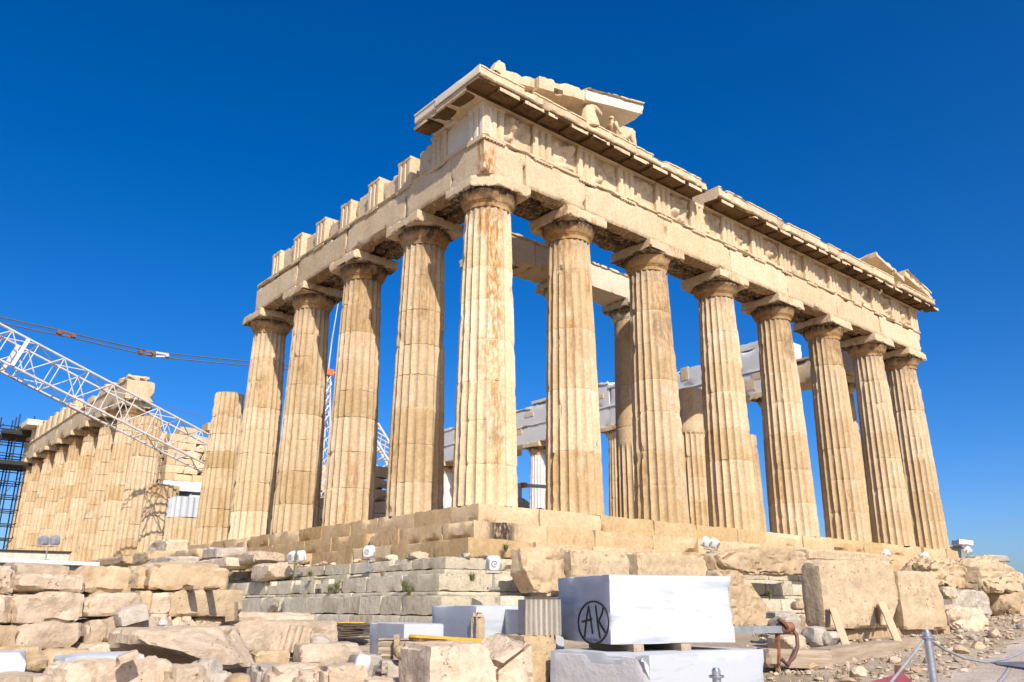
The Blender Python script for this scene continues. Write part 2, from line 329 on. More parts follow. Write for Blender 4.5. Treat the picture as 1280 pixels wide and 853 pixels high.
# path sheet, a little above the ground
xs2 = np.linspace(-16, 24, 90); ys2 = np.linspace(-30, -6, 60); v = []; ids = {}; fc = []
X2, Y2 = np.meshgrid(xs2, ys2, indexing='ij'); pdv = path_d(X2, Y2)+0.25*fbm(np.stack([X2.ravel(), Y2.ravel(), 0*X2.ravel()], 1)*1.1, 5).reshape(X2.shape); Z2 = ground_z(X2.ravel(), Y2.ravel()).reshape(X2.shape)
Z2 = Z2+0.05*np.clip(pdv/0.4, -1.0, 0.35)+0.004
for i in range(len(xs2)-1):
    for j in range(len(ys2)-1):
        if min(pdv[i, j], pdv[i+1, j], pdv[i, j+1], pdv[i+1, j+1]) > -0.3:
            q = []
            for a, b in ((i, j), (i+1, j), (i+1, j+1), (i, j+1)):
                if (a, b) not in ids: ids[(a, b)] = len(v); v.append((X2[a, b], Y2[a, b], Z2[a, b]))
                q.append(ids[(a, b)])
            fc.append(q)
tag(meshobj('footpath', v, fc, M['path'], sharp=60), kind='structure')
def gzs(x, y): return float(ground_z(x, y)[0])

# ------------------------------------------------------------------ the temple
T = empty('ruined_temple', (0, 0, -3.4), 'ruined Doric marble temple of fluted columns with broken roofline on stepped platform', 'temple')
LX, LY = 30.88, 69.5
IN = Matrix.Translation((0, 0, 3.4))
def part(o, p=None):
    o.parent = p if p is not None else T
    if o.parent is T: o.matrix_parent_inverse = Matrix.Translation((0, 0, 3.4))
    return o
def tp(name, P, Fc, mat, parent=None, **k): return part(meshobj(name, P, Fc, mat, None, **k), parent)
def tr(name, lo, hi, mat, parent=None, **k): return part(rough(name, lo, hi, mat, None, **k), parent)
def child(o, par):                        # sub-part of a temple part that stays in world position
    o.parent = par; o.matrix_parent_inverse = par.matrix_world.inverted() if par.parent is None else (Matrix.Identity(4)); return o
def course(name, x0, y0, z0, z1, mat, blk=2.0, dep=1.0, chip=0.05, amp=0.012, cell=0.17, x1=None, y1=None, skip=0.0, jit=0.02, dark=None, rnd=random.Random(5)):
    """a ring course of blocks along the east (y0) and south (x0) sides"""
    mb = MB(); x1 = x1 if x1 is not None else LX-x0; y1 = y1 if y1 is not None else LY-y0
    def put(lo, hi):
        far = max(lo[0], lo[1]) > 24
        P, Fc = rough_box(lo, hi, cell=cell*(2.2 if far else 1), amp=amp, chip=chip)
        kw = dict(tint=rnd.uniform(-0.14, 0.08))
        if dark is not None: kw['dark'] = dark(P)
        if rnd.random() < 0.07: kw['stain'] = 0.45
        mb.add(P, Fc, **kw)
    x = x0
    while x < x1-0.05:
        L = blk*rnd.uniform(0.8, 1.25); xe = x1 if x1-x-L < blk*0.4 else x+L; j = rnd.uniform(-jit, jit)
        put((x+0.005 if x > x0 else x, y0+j, z0), (xe-0.005, y0+dep, z1-0.002+rnd.uniform(-.004, .004))); x = xe
    y = y0+dep
    while y < y1-0.05:
        L = blk*rnd.uniform(0.8, 1.25); ye = y1 if y1-y-L < blk*0.4 else y+L; j = rnd.uniform(-jit, jit)
        if rnd.random() >= skip: put((x0+j, y+0.005, z0), (x0+dep, ye-0.005, z1-0.002+rnd.uniform(-.004, .004)))
        y = ye
    # back fill and the two far sides
    mb.box((x0+dep+.003, y0+dep+.003, z0+.004), (x1, y1, z1-.012))
    return part(mb.build(name, mat, sharp=42))
def lichen(P):
    d = ((P[:, 0]-0.25)/0.55)**2+((P[:, 1]+0.7)/0.35)**2; return np.exp(-d*1.3)*1.3*(P[:, 2] > -1.15)
course('step', 0.0, 0.0, -0.55, 0.0, M['step'], 2.1, 1.3, chip=0.05)
course('step', -0.70, -0.70, -1.07, -0.555, M['step'], 2.1, 1.4, chip=0.05, dark=lichen)
course('step', -1.40, -1.40, -1.56, -1.075, M['step'], 2.1, 1.5, chip=0.06)
course('foundation_course', -2.22, -1.57, -2.0, -1.86, M['found'], 2.6, 1.5, chip=0.02, amp=0.006, jit=0.01)
course('foundation_course', -2.15, -1.5, -1.855, -1.565, M['found'], 1.5, 1.5, chip=0.05, amp=0.012, jit=0.02, cell=.12)
course('foundation_course', -3.0, -2.4, -2.48, -2.39, M['found'], 2.4, 1.5, chip=0.02, amp=0.006, jit=0.01)
course('foundation_course', -2.9, -2.3, -2.385, -2.005, M['found'], 1.4, 1.5, chip=0.06, amp=0.012, jit=0.02, cell=.12)
course('foundation_course', -3.5, -3.2, -2.90, -2.485, M['found'], 0.95, 1.5, chip=0.05, amp=0.012, jit=0.012)
course('foundation_course', -3.58, -3.3, -3.10, -2.905, M['found'], 1.3, 1.5, chip=0.03, amp=0.008, jit=0.005)
course('foundation_course', -3.45, -3.2, -3.6, -3.105, M['found'], 1.2, 1.5, chip=0.1, amp=0.03, jit=0.05)
# inner platform of the cella
tr('inner_step', (3.7, 4.75, 0.0), (27.2, 64.5, 0.35), M['step'], cell=1.2, amp=.01); tr('inner_step', (4.05, 5.1, 0.35), (26.85, 64.2, 0.70), M['step'], cell=1.2, amp=.01)

def shaft_mesh(H, R0, R1, ztop=None, spf=8, seed=1, zstep=0.16, damage=(), joints=1.35, stain=None, flutes=True, smooth_above=None, tints=None, rough_amt=1.0, topnoise=0.06, jd=0.008, phase=0.0):
    rnd = random.Random(seed); ztop = ztop or H; nf = 20; nth = nf*spf
    zj = []; z = 0
    while True:
        z += joints*rnd.uniform(0.86, 1.16)
        if z > ztop-0.35: break
        zj.append(z)
    zs = set(np.round(np.arange(0, ztop, zstep), 4).tolist()+[ztop]); zs = [q for q in zs if all(abs(q-j) > 0.05 for j in zj)]
    g = 0.011
    jm = {}
    for j in zj:
        for d, a in ((-g*2, 0), (-g*0.4, 1), (g*0.4, 1), (g*2, 0)): zs.append(j+d); jm[round(j+d, 5)] = a
    zs = sorted(zs); zs = np.array(zs); m = len(zs)
    drum = np.searchsorted(np.array(zj), zs) if zj else np.zeros(m, int)
    nd = len(zj)+1; dt = np.array([rnd.choice((-.13, -.08, -.05, -.02, 0, .02, .04, .06)) for _ in range(nd)]); ox = np.array([rnd.uniform(-.004, .004) for _ in range(nd)]); oy = np.array([rnd.uniform(-.004, .004) for _ in range(nd)])
    if tints:
        for i, q in tints.items():
            if i < nd: dt[i] = q
    th = np.arange(nth)/nth*2*math.pi+phase; fr = (np.arange(nth) % spf)/spf
    TH, ZZ = np.meshgrid(th, zs); FRm = np.tile(fr, (m, 1)); t = ZZ/H
    R = R0+(R1-R0)*t+0.017*np.sin(math.pi*np.clip(t, 0, 1)); R = R*1.0
    cut = 0.094*(R/R0)*(1-np.abs(2*FRm-1)**2.2) if flutes else 0*R
    if smooth_above is not None: cut = cut*sstep(smooth_above+.02, smooth_above-.02, ZZ)
    arr = 1-np.abs(2*FRm-1)                                   # 0 at arris, 1 mid-flute
    B = np.stack([np.cos(TH).ravel(), np.sin(TH).ravel(), ZZ.ravel()], 1)
    Q = B*np.array([R.ravel(), R.ravel(), np.ones(R.size)]).T
    n1 = fbm(Q*1.3+seed*3.1, seed, 3).reshape(R.shape); n2 = fbm(Q*4.2+seed, seed+11, 3).reshape(R.shape)
    dmg = sstep(0.34, 0.55, n1)
    az = TH
    for (za, zb, a0, wd, s) in damage:
        da = np.abs((az-a0+math.pi) % (2*math.pi)-math.pi)
        dmg = np.maximum(dmg, sstep(za-.3, za+.15, ZZ+n2*.4)*sstep(zb+.3, zb-.15, ZZ+n2*.4)*sstep(wd, wd*.6, da+n2*.35)*s)
    dmg *= rough_amt; dzone = np.zeros(R.shape)
    for (za, zb, a0, wd, s) in damage:
        da = np.abs((az-a0+math.pi) % (2*math.pi)-math.pi); dzone = np.maximum(dzone, sstep(za-.3, za+.2, ZZ+n2*.5)*sstep(zb+.3, zb-.1, ZZ+n2*.3)*sstep(wd, wd*.5, da+n2*.4)*s)
    wear = dmg*(0.055+0.035*n2)
    flat = np.minimum(R-cut, R-wear)                          # worn arrises lose height
    Rr = flat-np.maximum(0, n2-0.16)*0.075*(arr < 0.2)*rough_amt - 0.004*n2*rough_amt
    ja = np.array([jm.get(round(z, 5), 0) for z in zs])[:, None]
    jn = np.maximum(0, fbm(np.stack([Q[:, 0]*2.5, Q[:, 1]*2.5, Q[:, 2]*2.0], 1), seed+77, 2).reshape(R.shape)+0.15)
    Rr = Rr-ja*(0.004+jd*2.2*jn)
    nearj = np.min(np.abs(zs[:, None]-np.array(zj)[None, :]), 1)[:, None] if zj else np.full((m, 1), 9.0)
    Rr = Rr-(nearj < 0.07)*np.maximum(0, n2-0.24)*0.16*rough_amt
    Xv = Rr*np.cos(TH)+ox[drum][:, None]; Yv = Rr*np.sin(TH)+oy[drum][:, None]; Zv = ZZ.copy()
    if ztop < H: Zv[-1] += topnoise*vnoise(np.stack([Xv[-1]*1.6, Yv[-1]*1.6, 0*Xv[-1]], 1), seed)
    V = np.stack([Xv.ravel(), Yv.ravel(), Zv.ravel()], 1)
    i, j = np.meshgrid(np.arange(m-1), np.arange(nth), indexing='ij'); j2 = (j+1) % nth
    Fc = np.stack([i*nth+j, i*nth+j2, (i+1)*nth+j2, (i+1)*nth+j], -1).reshape(-1, 4).tolist()
    V = np.vstack([V, [[0, 0, float(Zv[-1].mean())]]]); c = len(V)-1; b = (m-1)*nth
    Fc += [(b+k, b+(k+1) % nth, c) for k in range(nth)]
    tint = np.append(np.repeat(dt[drum], nth), 0)
    st = np.zeros(R.shape)
    if stain:
        for (za, zb, a0, wd, s) in stain:
            da = np.abs((az-a0+math.pi) % (2*math.pi)-math.pi); st = np.maximum(st, sstep(za-.4, za+.3, ZZ)*sstep(zb+.4, zb-.3, ZZ)*sstep(wd, wd*.45, da+n2*.12)*s)
    st = np.maximum(st, dzone*.55)
    st = np.maximum(st, sstep(0.35, 0.6, fbm(Q*np.array([1.8, 1.8, .5])+40, seed+5, 2).reshape(R.shape))*0.6)
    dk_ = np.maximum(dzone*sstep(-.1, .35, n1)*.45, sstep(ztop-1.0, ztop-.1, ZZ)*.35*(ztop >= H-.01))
    return V, Fc, dict(tint=tint, stain=np.append(st.ravel(), 0), dark=np.append(dk_.ravel(), 0))
def echinus_mesh(R1, h, Re, seed, n=64):
    prof = [(R1*0.985, -0.16), (R1*1.0, -0.10), (R1*1.03, -0.03), (R1*1.055, -0.02), (R1*1.05, 0.0), (R1*1.085, 0.01), (R1*1.08, 0.03), (R1*1.115, 0.045)]
    for k in range(1, 9):
        q = k/8; prof.append((R1*1.115+(Re-R1*1.115)*(1-(1-q)**1.25), 0.045+(h-0.05-0.045)*q))
    prof += [(Re*0.985, h-0.015), (Re*0.96, h)]
    th = np.arange(n)/n*2*math.pi; m = len(prof); pr = np.array(prof)
    Rm = np.repeat(pr[:, :1], n, 1); Zm = np.repeat(pr[:, 1:], n, 1); TH = np.tile(th, (m, 1))
    Q = np.stack([(Rm*np.cos(TH)).ravel(), (Rm*np.sin(TH)).ravel(), Zm.ravel()], 1)
    e = fbm(Q*1.5+seed*2.7, seed, 3).reshape(Rm.shape); Rm = Rm-np.maximum(0, e-0.12)*0.24-0.008*fbm(Q*6, seed+3, 2).reshape(Rm.shape)
    V = np.stack([(Rm*np.cos(TH)).ravel(), (Rm*np.sin(TH)).ravel(), Zm.ravel()], 1)
    Fc = [(i*n+k, i*n+(k+1) % n, (i+1)*n+(k+1) % n, (i+1)*n+k) for i in range(m-1) for k in range(n)]
    return V, Fc
EX = [1.01, 4.69]+[4.69+4.296*k for k in range(1, 6)]+[29.87]
FY = [1.01, 4.70]+[4.70+4.291*k for k in range(1, 15)]+[68.49]
def column(x, y, H=10.43, R0=0.9525, R1=0.74, ztop=None, mat='shaft', cap=True, z0=0.0, seed=1, abw=2.02, label=None, acuts=(), capmat='capital', **k):
    hs_ = H-0.82
    V, Fc, at = shaft_mesh(hs_, R0, R1, ztop, seed=seed, **k)
    o = tp('column', V, Fc, M[mat], attrs=at, sharp=26); o.location = (x, y, z0)
    if label: o['label'] = label
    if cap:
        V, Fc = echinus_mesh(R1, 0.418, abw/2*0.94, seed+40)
        dk = sstep(.02, .34, V[:, 2])*sstep(-.35, .12, fbm(V*1.6+seed*3, seed+61, 3))*1.0; c = meshobj('echinus', V, Fc, M[capmat], o, loc=(0, 0, hs_), attrs=dict(dark=dk, stain=sstep(-.1, .3, fbm(V*1.3+seed*5, seed+62, 3))*.8))  # black crust towards the abacus, deepened to paint in the shade there
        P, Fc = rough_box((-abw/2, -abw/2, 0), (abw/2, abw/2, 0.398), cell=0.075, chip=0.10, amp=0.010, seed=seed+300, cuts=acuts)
        bt = P[:, 2] < .05; meshobj('abacus', P, Fc, M[capmat if capmat != 'capital' else 'ent'], o, loc=(0, 0, hs_+0.420), attrs=dict(dark=bt*1.0*sstep(-.5, .0, fbm(P*1.2+seed, seed+63, 2)), stain=sstep(0, .35, fbm(P*1.7+seed*2, seed+64, 3))*.7))  # abacus underside darkened: crust plus painted shade
    return o
A_CAM = math.atan2(-18, -14)                                       # azimuth of a column side facing the viewer
E_ = -math.pi/2; S_ = math.pi
# east front
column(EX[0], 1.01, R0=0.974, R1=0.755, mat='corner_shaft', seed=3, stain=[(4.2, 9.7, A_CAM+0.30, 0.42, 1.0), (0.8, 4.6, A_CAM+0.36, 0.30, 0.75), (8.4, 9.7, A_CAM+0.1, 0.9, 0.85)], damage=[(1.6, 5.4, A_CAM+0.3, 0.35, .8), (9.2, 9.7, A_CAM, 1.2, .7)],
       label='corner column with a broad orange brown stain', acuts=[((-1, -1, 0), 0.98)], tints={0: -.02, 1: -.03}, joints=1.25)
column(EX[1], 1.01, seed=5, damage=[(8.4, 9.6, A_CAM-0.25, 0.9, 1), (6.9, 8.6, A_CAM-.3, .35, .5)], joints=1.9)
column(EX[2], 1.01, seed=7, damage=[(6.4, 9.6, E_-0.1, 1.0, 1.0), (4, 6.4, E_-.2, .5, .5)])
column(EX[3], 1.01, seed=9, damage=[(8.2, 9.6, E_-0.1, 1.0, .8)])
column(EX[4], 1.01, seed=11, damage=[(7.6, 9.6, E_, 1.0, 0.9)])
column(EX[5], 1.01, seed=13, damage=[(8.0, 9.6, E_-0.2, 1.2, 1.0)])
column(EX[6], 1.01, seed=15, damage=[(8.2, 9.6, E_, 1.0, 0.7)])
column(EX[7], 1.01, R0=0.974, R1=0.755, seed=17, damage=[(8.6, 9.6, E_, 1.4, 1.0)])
# south flank by the corner
for i, sd_ in ((1, 21), (2, 23), (3, 25), (4, 27)):
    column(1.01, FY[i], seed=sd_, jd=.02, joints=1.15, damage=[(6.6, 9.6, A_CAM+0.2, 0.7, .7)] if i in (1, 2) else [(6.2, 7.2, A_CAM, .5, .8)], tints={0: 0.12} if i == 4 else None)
column(1.01, FY[5], ztop=7.45, R0=.92, R1=.62, seed=31, cap=False, joints=0.95, rough_amt=.9, jd=0.035, label='headless column of shifted drums', tints={4: -.22})
column(1.01, FY[6], ztop=1.6, seed=33, cap=False, label='low column stump under a white drum', R1=0.80)
V, Fc, at = shaft_mesh(9.6, 0.93, 0.74, 1.02, seed=34, joints=3)
o = tp('column_drum', V, Fc, M['white'], attrs=None); o.location = (1.01, FY[6], 1.62); o['label'] = 'new white fluted drum'
column(1.01, FY[7], ztop=3.75, seed=35, cap=False, rough_amt=1.4, jd=0.07, joints=.95)
HW = 10.12
column(1.01, FY[8], H=HW, ztop=8.4, seed=37, cap=False, spf=5, rough_amt=1.4, jd=0.06, joints=.95)
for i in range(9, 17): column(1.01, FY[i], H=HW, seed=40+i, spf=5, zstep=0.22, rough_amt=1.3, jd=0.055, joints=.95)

# ---- east entablature
Z1, Z2, Z3, Z4 = 10.43, 11.78, 13.0, 13.5
def beam_block(name, a, b, side, parent=None, mat='ent', z0=Z1, z1=Z2, off=0.12):
    """three parallel beams, gaps show from below; side 'E' runs along x, 'S' along y"""
    mb = MB(); rnd = random.Random(int(a*100)+7)
    for k, (q0, q1, up) in enumerate(((0.0, 0.60, 0.0), (0.68, 1.10, 0.07), (1.17, 1.77, 0.0))):
        aa = 1.895 if side == 'E' and a < .2 else a
        lo, hi = ((aa, off+q0, z0+up), (b, off+q1, z1-0.10)) if side == 'E' else ((off+q0, a, z0+up), (off+q1, b, z1-0.10))
        P, Fc = rough_box(lo, hi, cell=0.18, chip=0.07, amp=0.012); bt_ = (P[:, 2] < z0+up+.06); mb.add(P, Fc, tint=rnd.uniform(-.05, .05), stain=np.maximum(0.9*(k > 0), bt_*.7), dark=np.maximum((1.0 if k == 1 else .9 if k == 2 else 0.0), bt_*.55))  # inner beams and undersides coloured dark for crust and for shade
    lo, hi = ((a, off+.02, z1-0.099), (b, off+1.75, z1-.003)) if side == 'E' else ((off+.02, a, z1-0.099), (off+1.75, b, z1-.003))
    mb.box(lo, hi)
    if side == 'E' and a < .2:
        P, Fc = rough_box((a-.004, off+.003, z0+.002), (1.89, off+1.773, z1-.095), cell=.14, chip=.10, amp=.012, cuts=[((-1, -1, -1.6), -8.06)]); mb.add(P, Fc, stain=np.clip(1.2-((P[:, 0]-.3)/.35)**2, 0, 1)*(P[:, 1] < .4))
    o = part(mb.build(name, M[mat], sharp=40), parent); return o
ex = [0.12]+EX[1:7]+[30.76]
WT = 0.845
tcx = [0.12+WT/2+i*((30.64-WT)/14) for i in range(15)]
tcy = [0.12+WT/2+i*2.145 for i in range(9)]
def regula(mb, c, side, off=0.12, z=Z2):
    a, b = c-WT/2, c+WT/2
    if side == 'E': mb.box((a, off-0.062, z-0.165), (b, off+0.02, z-0.103))
    else: mb.box((off-0.062, a, z-0.165), (off+0.02, b, z-0.103))
    for k in range(6):
        q = a+WT*(k+0.5)/6
        p = (q, off-0.032, z) if side == 'E' else (off-0.032, q, z)
        mb.tube([(p[0], p[1], z-0.20), (p[0], p[1], z-0.164)], [0.028, 0.022], 6)
for i in range(7):
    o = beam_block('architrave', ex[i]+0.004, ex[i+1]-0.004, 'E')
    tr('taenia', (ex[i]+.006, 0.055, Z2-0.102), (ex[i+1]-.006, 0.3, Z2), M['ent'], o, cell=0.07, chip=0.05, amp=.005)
    mb = MB(); n_ = 0
    for c in tcx:
        if ex[i] <= c < ex[i+1] and random.Random(int(c*31)).random() > 0.12: regula(mb, c, 'E'); n_ += 1
    if n_: part(mb.build('regula', M['ent']), o)
def triglyph(c, side, mat='ent', depth=0.55, z0=Z2, z1=Z3, parent=None, off=0.12, ragged=0.0):
    """upright slab with two full and two half grooves under a plain band"""
    w_ = WT; h = z1-z0; zb = h-0.14; g = 0.055
    # plan profile of grooved zone: u along, v depth inwards
    u = [0, .06, .20, .28, .36, .46, .54, .64, .72, .80, .94, 1.0]; s6 = w_/6
    prof = [(0, .05), (.05, 0), (s6*1.45, 0), (s6*1.95, .12), (s6*2.45, 0), (s6*3.55, 0), (s6*4.05, .12), (s6*4.55, 0), (w_-.05, 0), (w_, .05)]
    P2 = prof+[(w_, depth), (0, depth)]; n = len(P2); rnd = random.Random(int(c*77)+3)
    V = []; zl = [0, h*0.33, h*0.66, zb-0.02, zb]
    for k, z in enumerate(zl):
        for (a, b) in P2:
            bb = b if k < 4 else (b if b > .3 else 0.0)
            V.append((a, bb, z))
    for (a, b) in P2: V.append((a, -0.012 if b < .3 else b, zb+.002))
    for (a, b) in P2: V.append((a, -0.012 if b < .3 else b, h-ragged*rnd.random()*0.4))
    V = np.array(V); L = len(V)//n
    Fc = [(l*n+k, l*n+(k+1) % n, (l+1)*n+(k+1) % n, (l+1)*n+k) for l in range(L-1) for k in range(n)]+[tuple(range(n-1, -1, -1)), tuple((L-1)*n+k for k in range(n))]
    e = fbm(np.stack([V[:, 0]*3+c*5, V[:, 1]*3, V[:, 2]*3], 1), int(c*10), 2); V[:, 1] = V[:, 1]+np.maximum(0, e-.2)*.05*(V[:, 1] < .2)
    V[:, 0] += 0.012*e
    if side == 'E': W_ = np.stack([c-w_/2+V[:, 0], off-0.03+V[:, 1], z0+.003+V[:, 2]], 1)
    else: W_ = np.stack([off-0.03+V[:, 1], c+w_/2-V[:, 0], z0+.003+V[:, 2]], 1)
    return tp('triglyph', W_, Fc, M[mat], parent, sharp=30)
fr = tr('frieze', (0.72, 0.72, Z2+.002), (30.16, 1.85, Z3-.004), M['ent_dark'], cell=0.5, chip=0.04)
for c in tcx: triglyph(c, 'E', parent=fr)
for i in range(14):
    a, b = tcx[i]+WT/2+.004, tcx[i+1]-WT/2-.004
    P, Fc = rough_box((a, 0.25, Z2+.004), (b, 0.66, Z3-.005), cell=0.06, chip=0.02, amp=0.008)
    # worn relief: lumps that stand out of the slab
    q = P.copy(); front = P[:, 1] < 0.36
    u = (P[:, 0]-(a+b)/2)/((b-a)/2); vv = (P[:, 2]-(Z2+Z3)/2)/((Z3-Z2)/2)
    lump = sstep(0.05, 0.5, fbm(np.stack([P[:, 0]*2.2+i*13, P[:, 2]*2.2, 0*u], 1), 90+i, 3))*sstep(1.0, .6, np.abs(u))*sstep(1.0, .7, np.abs(vv))
    q[:, 1] -= front*(lump*0.21*(1.3 if i < 3 else 1.0)-0.01)
    tp('metope', q, Fc, M['ent'], fr, sharp=50, attrs=dict(dark=front*sstep(.0, .4, fbm(P*2.1+i*3, 400+i, 3))*.35, stain=front*sstep(.0, .4, fbm(P*1.6+i*5, 430+i, 3))*.35))
# south side of the corner: entablature along the flank
sb = [1.895]+[FY[1], FY[2], FY[3], 17.5]
for i in range(4):
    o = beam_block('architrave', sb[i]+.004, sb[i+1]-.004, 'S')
    tr('taenia', (0.055, (0.12 if i == 0 else sb[i]+.006), Z2-.102), (0.3, sb[i+1]-.006, Z2), M['ent'], o, cell=0.07, chip=0.05, amp=.005)
    mb = MB(); n_ = 0
    for c in tcy:
        if (0 if i == 0 else sb[i]) <= c < sb[i+1]: regula(mb, c, 'S'); n_ += 1
    if n_: part(mb.build('regula', M['ent']), o)
fs = tr('frieze', (0.72, 1.86, Z2+.002), (1.85, 3.2, Z3-.004), M['ent'], cell=0.3)
triglyph(tcy[0]+0.003, 'S', 'pale', parent=fs); triglyph(tcy[1], 'S', parent=fs)
tr('metope', (0.19, tcy[0]+WT/2+.005, Z2+.004), (0.62, tcy[1]-WT/2-.005, Z3-.005), M['pale'], fs, cell=.12, chip=.02)
tr('metope', (0.19, tcy[1]+WT/2+.005, Z2+.004), (0.50, 3.95, Z3-.12), M['ent'], fs, cell=.10, chip=.12, cuts=[((0, 1, 0.55), 9.9)])
for i in range(2, 8):
    t_ = triglyph(tcy[i], 'S', depth=1.45, parent=fs, z1=Z3-0.03-0.05*(i*2 % 3), ragged=.16)
    if i < 7: tr('frieze_backer', (0.28+.05*(i % 2), tcy[i]+WT/2+.01, Z2+.004), (1.5, tcy[i+1]-WT/2-.01, Z2+1.06-0.12*(i*2 % 3)), M['ent'], fs, cell=.14, chip=.14, amp=.02)
    tr('frieze_backer', (1.56, tcy[i]-WT/2+.05, Z2+.004), (1.85, tcy[i]+WT/2-.05, Z3-.1), M['ent'], fs, cell=.2, chip=.08)
tr('frieze_backer', (0.4, tcy[7]+WT/2+.01, Z2+.004), (1.5, 16.5, Z2+.55), M['ent'], fs, cell=.12, chip=.2)
# ---- cornice
def geison(a, b, side, mat='ent', zt=Z4, front=-0.70, seed=1, a0=None, back=1.7):
    """one run of cornice block: sloping soffit, plain face, worn lip"""
    prof = [(front, 13.16), (front-.03, 13.20), (front-.03, zt-.06), (front-.06, zt-.055), (front-.05, zt), (back, zt-.01), (back, Z3+.004), (0.05, Z3+.004), (0.05, Z3+.13), (front+.07, 13.08), (front+.07, 13.16)]
    n = max(4, int((b-a)/0.07)); m = len(prof); U = np.linspace(a, b, n); V = []
    for k, u_ in enumerate(U):
        for (d, z) in prof: V.append((u_, d, z))
    V = np.array(V); e = fbm(V*np.array([1.4, 2, 2])+seed*3, seed, 3); e2 = fbm(V*np.array([5, 5, 5]), seed+9, 2)
    lip = V[:, 1] < front+0.1; V[:, 1] += lip*(sstep(.22, .32, e)*0.08+sstep(.15, .3, e2)*.03); V[:, 2] += (V[:, 2] > zt-.03)*lip*(-sstep(.22, .32, e)*.05)+.008*e2
    Fc = [(i*m+k, (i+1)*m+k, (i+1)*m+(k+1) % m, i*m+(k+1) % m) for i in range(n-1) for k in range(m)]+[tuple(range(m)), tuple((n-1)*m+k for k in range(m-1, -1, -1))]
    if side == 'S': V = V[:, [1, 0, 2]]; Fc = [f[::-1] for f in Fc]
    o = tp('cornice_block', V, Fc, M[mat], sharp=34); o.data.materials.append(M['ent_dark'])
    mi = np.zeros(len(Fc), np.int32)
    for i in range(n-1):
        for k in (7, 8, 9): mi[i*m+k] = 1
    o.data.polygons.foreach_set('material_index', mi); return o  # soffit faces take the marble darkened for crust and shade
def mutule(c, par, side='E', seed=0, mat='ent_dark'):
    P, Fc = rough_box((c-WT/2, -0.67, 0), (c+WT/2, 0.02, 0.15), cell=.14, chip=.05, amp=.01, seed=seed+500)
    P[:, 2] += 12.955+0.075*(P[:, 1]+0.60)/0.62
    if side == 'S': P = P[:, [1, 0, 2]]; Fc = [f[::-1] for f in Fc]
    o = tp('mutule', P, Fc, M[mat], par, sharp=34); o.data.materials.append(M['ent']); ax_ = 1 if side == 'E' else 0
    o.data.polygons.foreach_set('material_index', np.array([1 if all(P[i, ax_] < -.60 for i in f) else 0 for f in Fc], np.int32))  # front faces get the lighter marble as sunlit, the rest stays shade-dark
half = (tcx[1]-tcx[0])/2
edges = [-0.70, 2.35, 4.55, 6.6, 8.8, 10.85]
for i in range(5):
    g = geison(edges[i]+.004, edges[i+1]-.006, 'E', seed=60+i, zt=Z4-0.02*(i % 2))
    for q in range(0, 30):
        c = tcx[0]+q*half
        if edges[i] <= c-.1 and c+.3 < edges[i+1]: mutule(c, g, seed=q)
edges2 = [11.6, 13.6, 15.8, 17.9, 20.1, 22.3, 24.4, 26.6]
for i in range(7):
    g = geison(edges2[i]+.004, edges2[i+1]-.006, 'E', seed=80+i, zt=Z4+0.10-0.02*(i % 3))
    for q in range(0, 30):
        c = tcx[0]+q*half
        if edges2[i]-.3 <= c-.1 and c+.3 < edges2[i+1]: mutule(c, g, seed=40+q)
g = geison(26.9, 31.25, 'E', seed=99, zt=Z4-.05, front=-0.74)
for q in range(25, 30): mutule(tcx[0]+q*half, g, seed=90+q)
# north return of the corner block
tr('cornice_return', (30.76, 1.71, 13.05), (31.3, 3.4, 13.45), M['ent'], g, cell=.15)
# south return by the corner (restored, pale)
def g_south():
    prof = [(-0.70, 13.16), (-0.73, 13.20), (-0.73, 13.44), (-0.76, 13.445), (-0.76, 13.50), (1.7, 13.5), (1.7, Z3+.004), (0.05, Z3+.004), (0.05, Z3+.13), (-0.63, 13.08), (-0.63, 13.16)]
    V = []; U = np.linspace(1.705, 2.95, 6); m = len(prof)
    U0 = np.linspace(-0.71, 1.70, 12)
    for u_ in U:
        for d, z in prof: V.append((d, u_, z))
    Fc = [(i*m+k, i*m+(k+1) % m, (i+1)*m+(k+1) % m, (i+1)*m+k) for i in range(len(U)-1) for k in range(m)]+[tuple(range(m-1, -1, -1)), tuple((len(U)-1)*m+k for k in range(m))]
    o = tp('cornice_block', V, Fc, M['pale'], sharp=30)
    # corona face in front of the east block's end
    tr('corona', (-0.765, -0.74, 13.20), (-0.705, 1.70, 13.50), M['pale'], o, cell=.2, chip=.01, amp=.003)
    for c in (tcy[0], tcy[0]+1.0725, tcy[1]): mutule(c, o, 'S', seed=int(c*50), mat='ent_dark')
    return o
g_south()
# ---- pediment
def slab(name, x0, x1, z0l, z0r, th, y0, y1, mat, seed, chip=0.07, parent=None, cell=0.14):
    P, Fc = rough_box((x0, y0, 0), (x1, y1, th), cell=cell, chip=chip, amp=0.015, seed=seed)
    t = (P[:, 0]-x0)/(x1-x0); P[:, 2] += z0l+(z0r-z0l)*t
    return tp(name, P, Fc, M[mat], parent, sharp=40)
RK = lambda x: 13.93+0.226*x
slab('raking_cornice', 0.15, 1.78, RK(.15)-.42, RK(1.78)-.44, .38, -0.50, 1.5, 'ent', 701, .10)
slab('raking_cornice', 1.85, 4.05, RK(1.85)-.48, RK(4.05)-.5, .48, -0.62, 1.5, 'ent', 702, .12)
slab('raking_cornice', 4.07, 7.2, RK(4.07)-.46, RK(7.2)-.46, .42, -0.66, 1.5, 'pale', 703, .02)
slab('roof_tile_edge', 4.1, 7.22, RK(4.1)-.035, RK(7.22)-.035, .07, -0.74, 1.5, 'ent', 704, .04)
o = tr('tympanum', (0.9, 0.80, Z4), (8.45, 1.45, 15.8), M['ent'], cell=.22, chip=.04, amp=.02, cuts=[((-0.226, 0, 1), 13.93-.50)])
